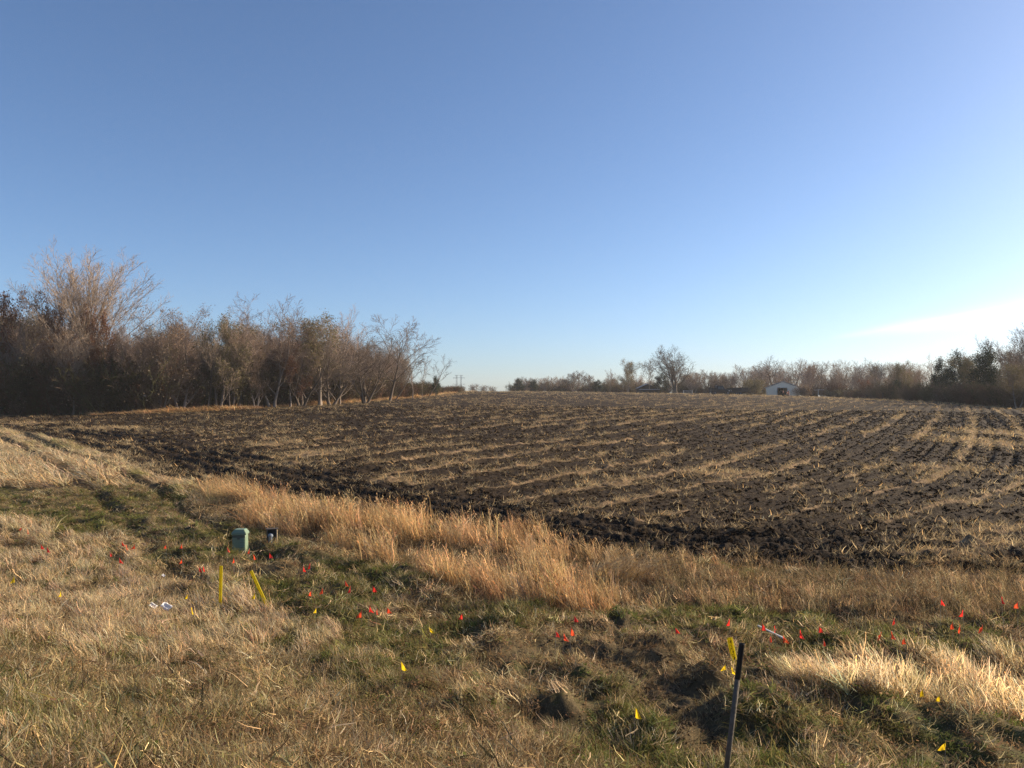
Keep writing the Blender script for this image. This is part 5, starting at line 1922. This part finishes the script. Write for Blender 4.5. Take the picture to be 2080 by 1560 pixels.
make('fringe_grass', np.ones(n, bool), DRY, hh, mixc('orange', 'rust', np.clip(n_b * 2 - .5, 0, 1)), (-.1, 0), .2, 'tan dry grass fringe between the field and the left wood', 'grass', (1.6, 2.4))
X, Y, RR = sector(9000, 120, 330, .6, -12, 34)
infield = inside(FIELD, X, Y)
far_d = dist_line(FAR, X, Y)
keep = (far_d < 5) & (np.hypot(X, Y) > 118) & ~((X > 60) & (X < 110) & (Y > 255) & (Y < 300) & (np.abs(X - bx) < 4))
X, Y, RR = X[keep], Y[keep], RR[keep]
ZG = ground_z(X, Y)
n_b = fbm(X * .5, Y * .5, 83, 3)
make('field_edge_grass', np.ones(len(X), bool), DRY, np.clip(rng.uniform(.12, .38, len(X)), .05, 1.2), mixc('orange', 'beige', n_b), (-.1, 0), .2, 'tan grass along the far edge of the field', 'grass', (1.8, 2.6))

# crop residue
X, Y, RR = sector(300000, 16, 290, -.15)
keep = inside(FIELD, X, Y)
X, Y, RR = X[keep], Y[keep], RR[keep]
am = straw_amount(X, Y)
keep = rng.uniform(0, 1, len(X)) < np.clip(am * .9, .026, .9) * (1 - .55 * sstep(60, 200, RR))
X, Y, RR = X[keep], Y[keep], RR[keep]
ZG = ground_z(X, Y)
n_b = fbm(X * .6, Y * .6, 84, 3)
n = len(X)
thin = straw_amount(X, Y) < .15
sc_ = rng.uniform(.10, .26, n) * (1 + RR / 75) * np.where(thin, .7, 1)
zs = rng.uniform(.10, .40, n) * (1 + RR / 260)
rot = euler_lean(rng.uniform(0, 6.28, n), rng.normal(0, .15, n), rng.normal(0, .15, n))
col = mixc('straw', 'beige', n_b) * rng.uniform(.5, 1.15, (n, 1))
scatter('crop_residue', STR, np.stack([X, Y, ZG + .01], 1), rng.integers(0, 5, n), rot, np.stack([sc_, sc_, zs], 1), np.clip(col, 0, 1), 'pale straw and stalk residue lying in rows over the tilled soil', 'straw')
print('straw', n)
# clods
X, Y, RR = sector(70000, 16, 120, -.2)
keep = inside(FIELD, X, Y) & (dist_line(EDGE, X, Y) > .25)
keep &= straw_amount(X, Y) < .3 + .4 * rng.uniform(0, 1, len(X))
X, Y, RR = X[keep], Y[keep], RR[keep]
ZG = ground_z(X, Y)
n = len(X)
sc_ = (.035 + .085 * rng.uniform(0, 1, n) ** 2.5) * (1 + RR / 70)
rot = np.stack([rng.uniform(-.5, .5, n), rng.uniform(-.5, .5, n), rng.uniform(0, 6.28, n)], 1)
col = np.array([[.038, .026, .0165]]) * rng.uniform(.5, 1.6, (n, 1))
scatter('soil_clods', CLD, np.stack([X, Y, ZG], 1), rng.integers(0, 5, n), rot, np.stack([sc_, sc_, sc_], 1), col, 'dark clods of turned soil scattered over the field', 'soil')
print('clods', n)

n = 5200
X = rng.uniform(TRACK[:, 0].min() - .3, TRACK[:, 0].max() + .3, n)
Y = rng.uniform(TRACK[:, 1].min() - .3, TRACK[:, 1].max() + .3, n)
keep = inside(TRACK, X, Y)
X, Y = X[keep], Y[keep]
n = len(X)
sc_ = .012 + .055 * rng.uniform(0, 1, n) ** 3
rot = np.stack([rng.uniform(-.5, .5, n), rng.uniform(-.5, .5, n), rng.uniform(0, 6.28, n)], 1)
scatter('track_clods', CLD, np.stack([X, Y, ground_z(X, Y)], 1), rng.integers(0, 5, n), rot, np.stack([sc_, sc_, sc_], 1), np.array([[.085, .060, .038]]) * rng.uniform(.5, 1.6, (n, 1)),
        'crumbs of brown earth on the bare trampled patch in the ditch', 'soil')

# ------------------------------------------------------------------ haze
hz_ = MB().box(-1650, 1650, -1650, 1650, -25, 48).build('haze', M_BLACK)
hz_.data.materials.clear()
hm, hn, hl_ = nt_new('haze_air')
hn.remove(hn['Principled BSDF'])
pv = hn.new('ShaderNodeVolumePrincipled')
pv.inputs['Color'].default_value = (.93, .95, 1.0, 1)
pv.inputs['Density'].default_value = .00016
pv.inputs['Anisotropy'].default_value = .1
hl_.new(pv.outputs[0], hn['Material Output'].inputs['Volume'])
hz_.data.materials.append(hm)
tag(hz_, 'thin pale haze lying over the fields towards the far trees', 'haze', kind='stuff')
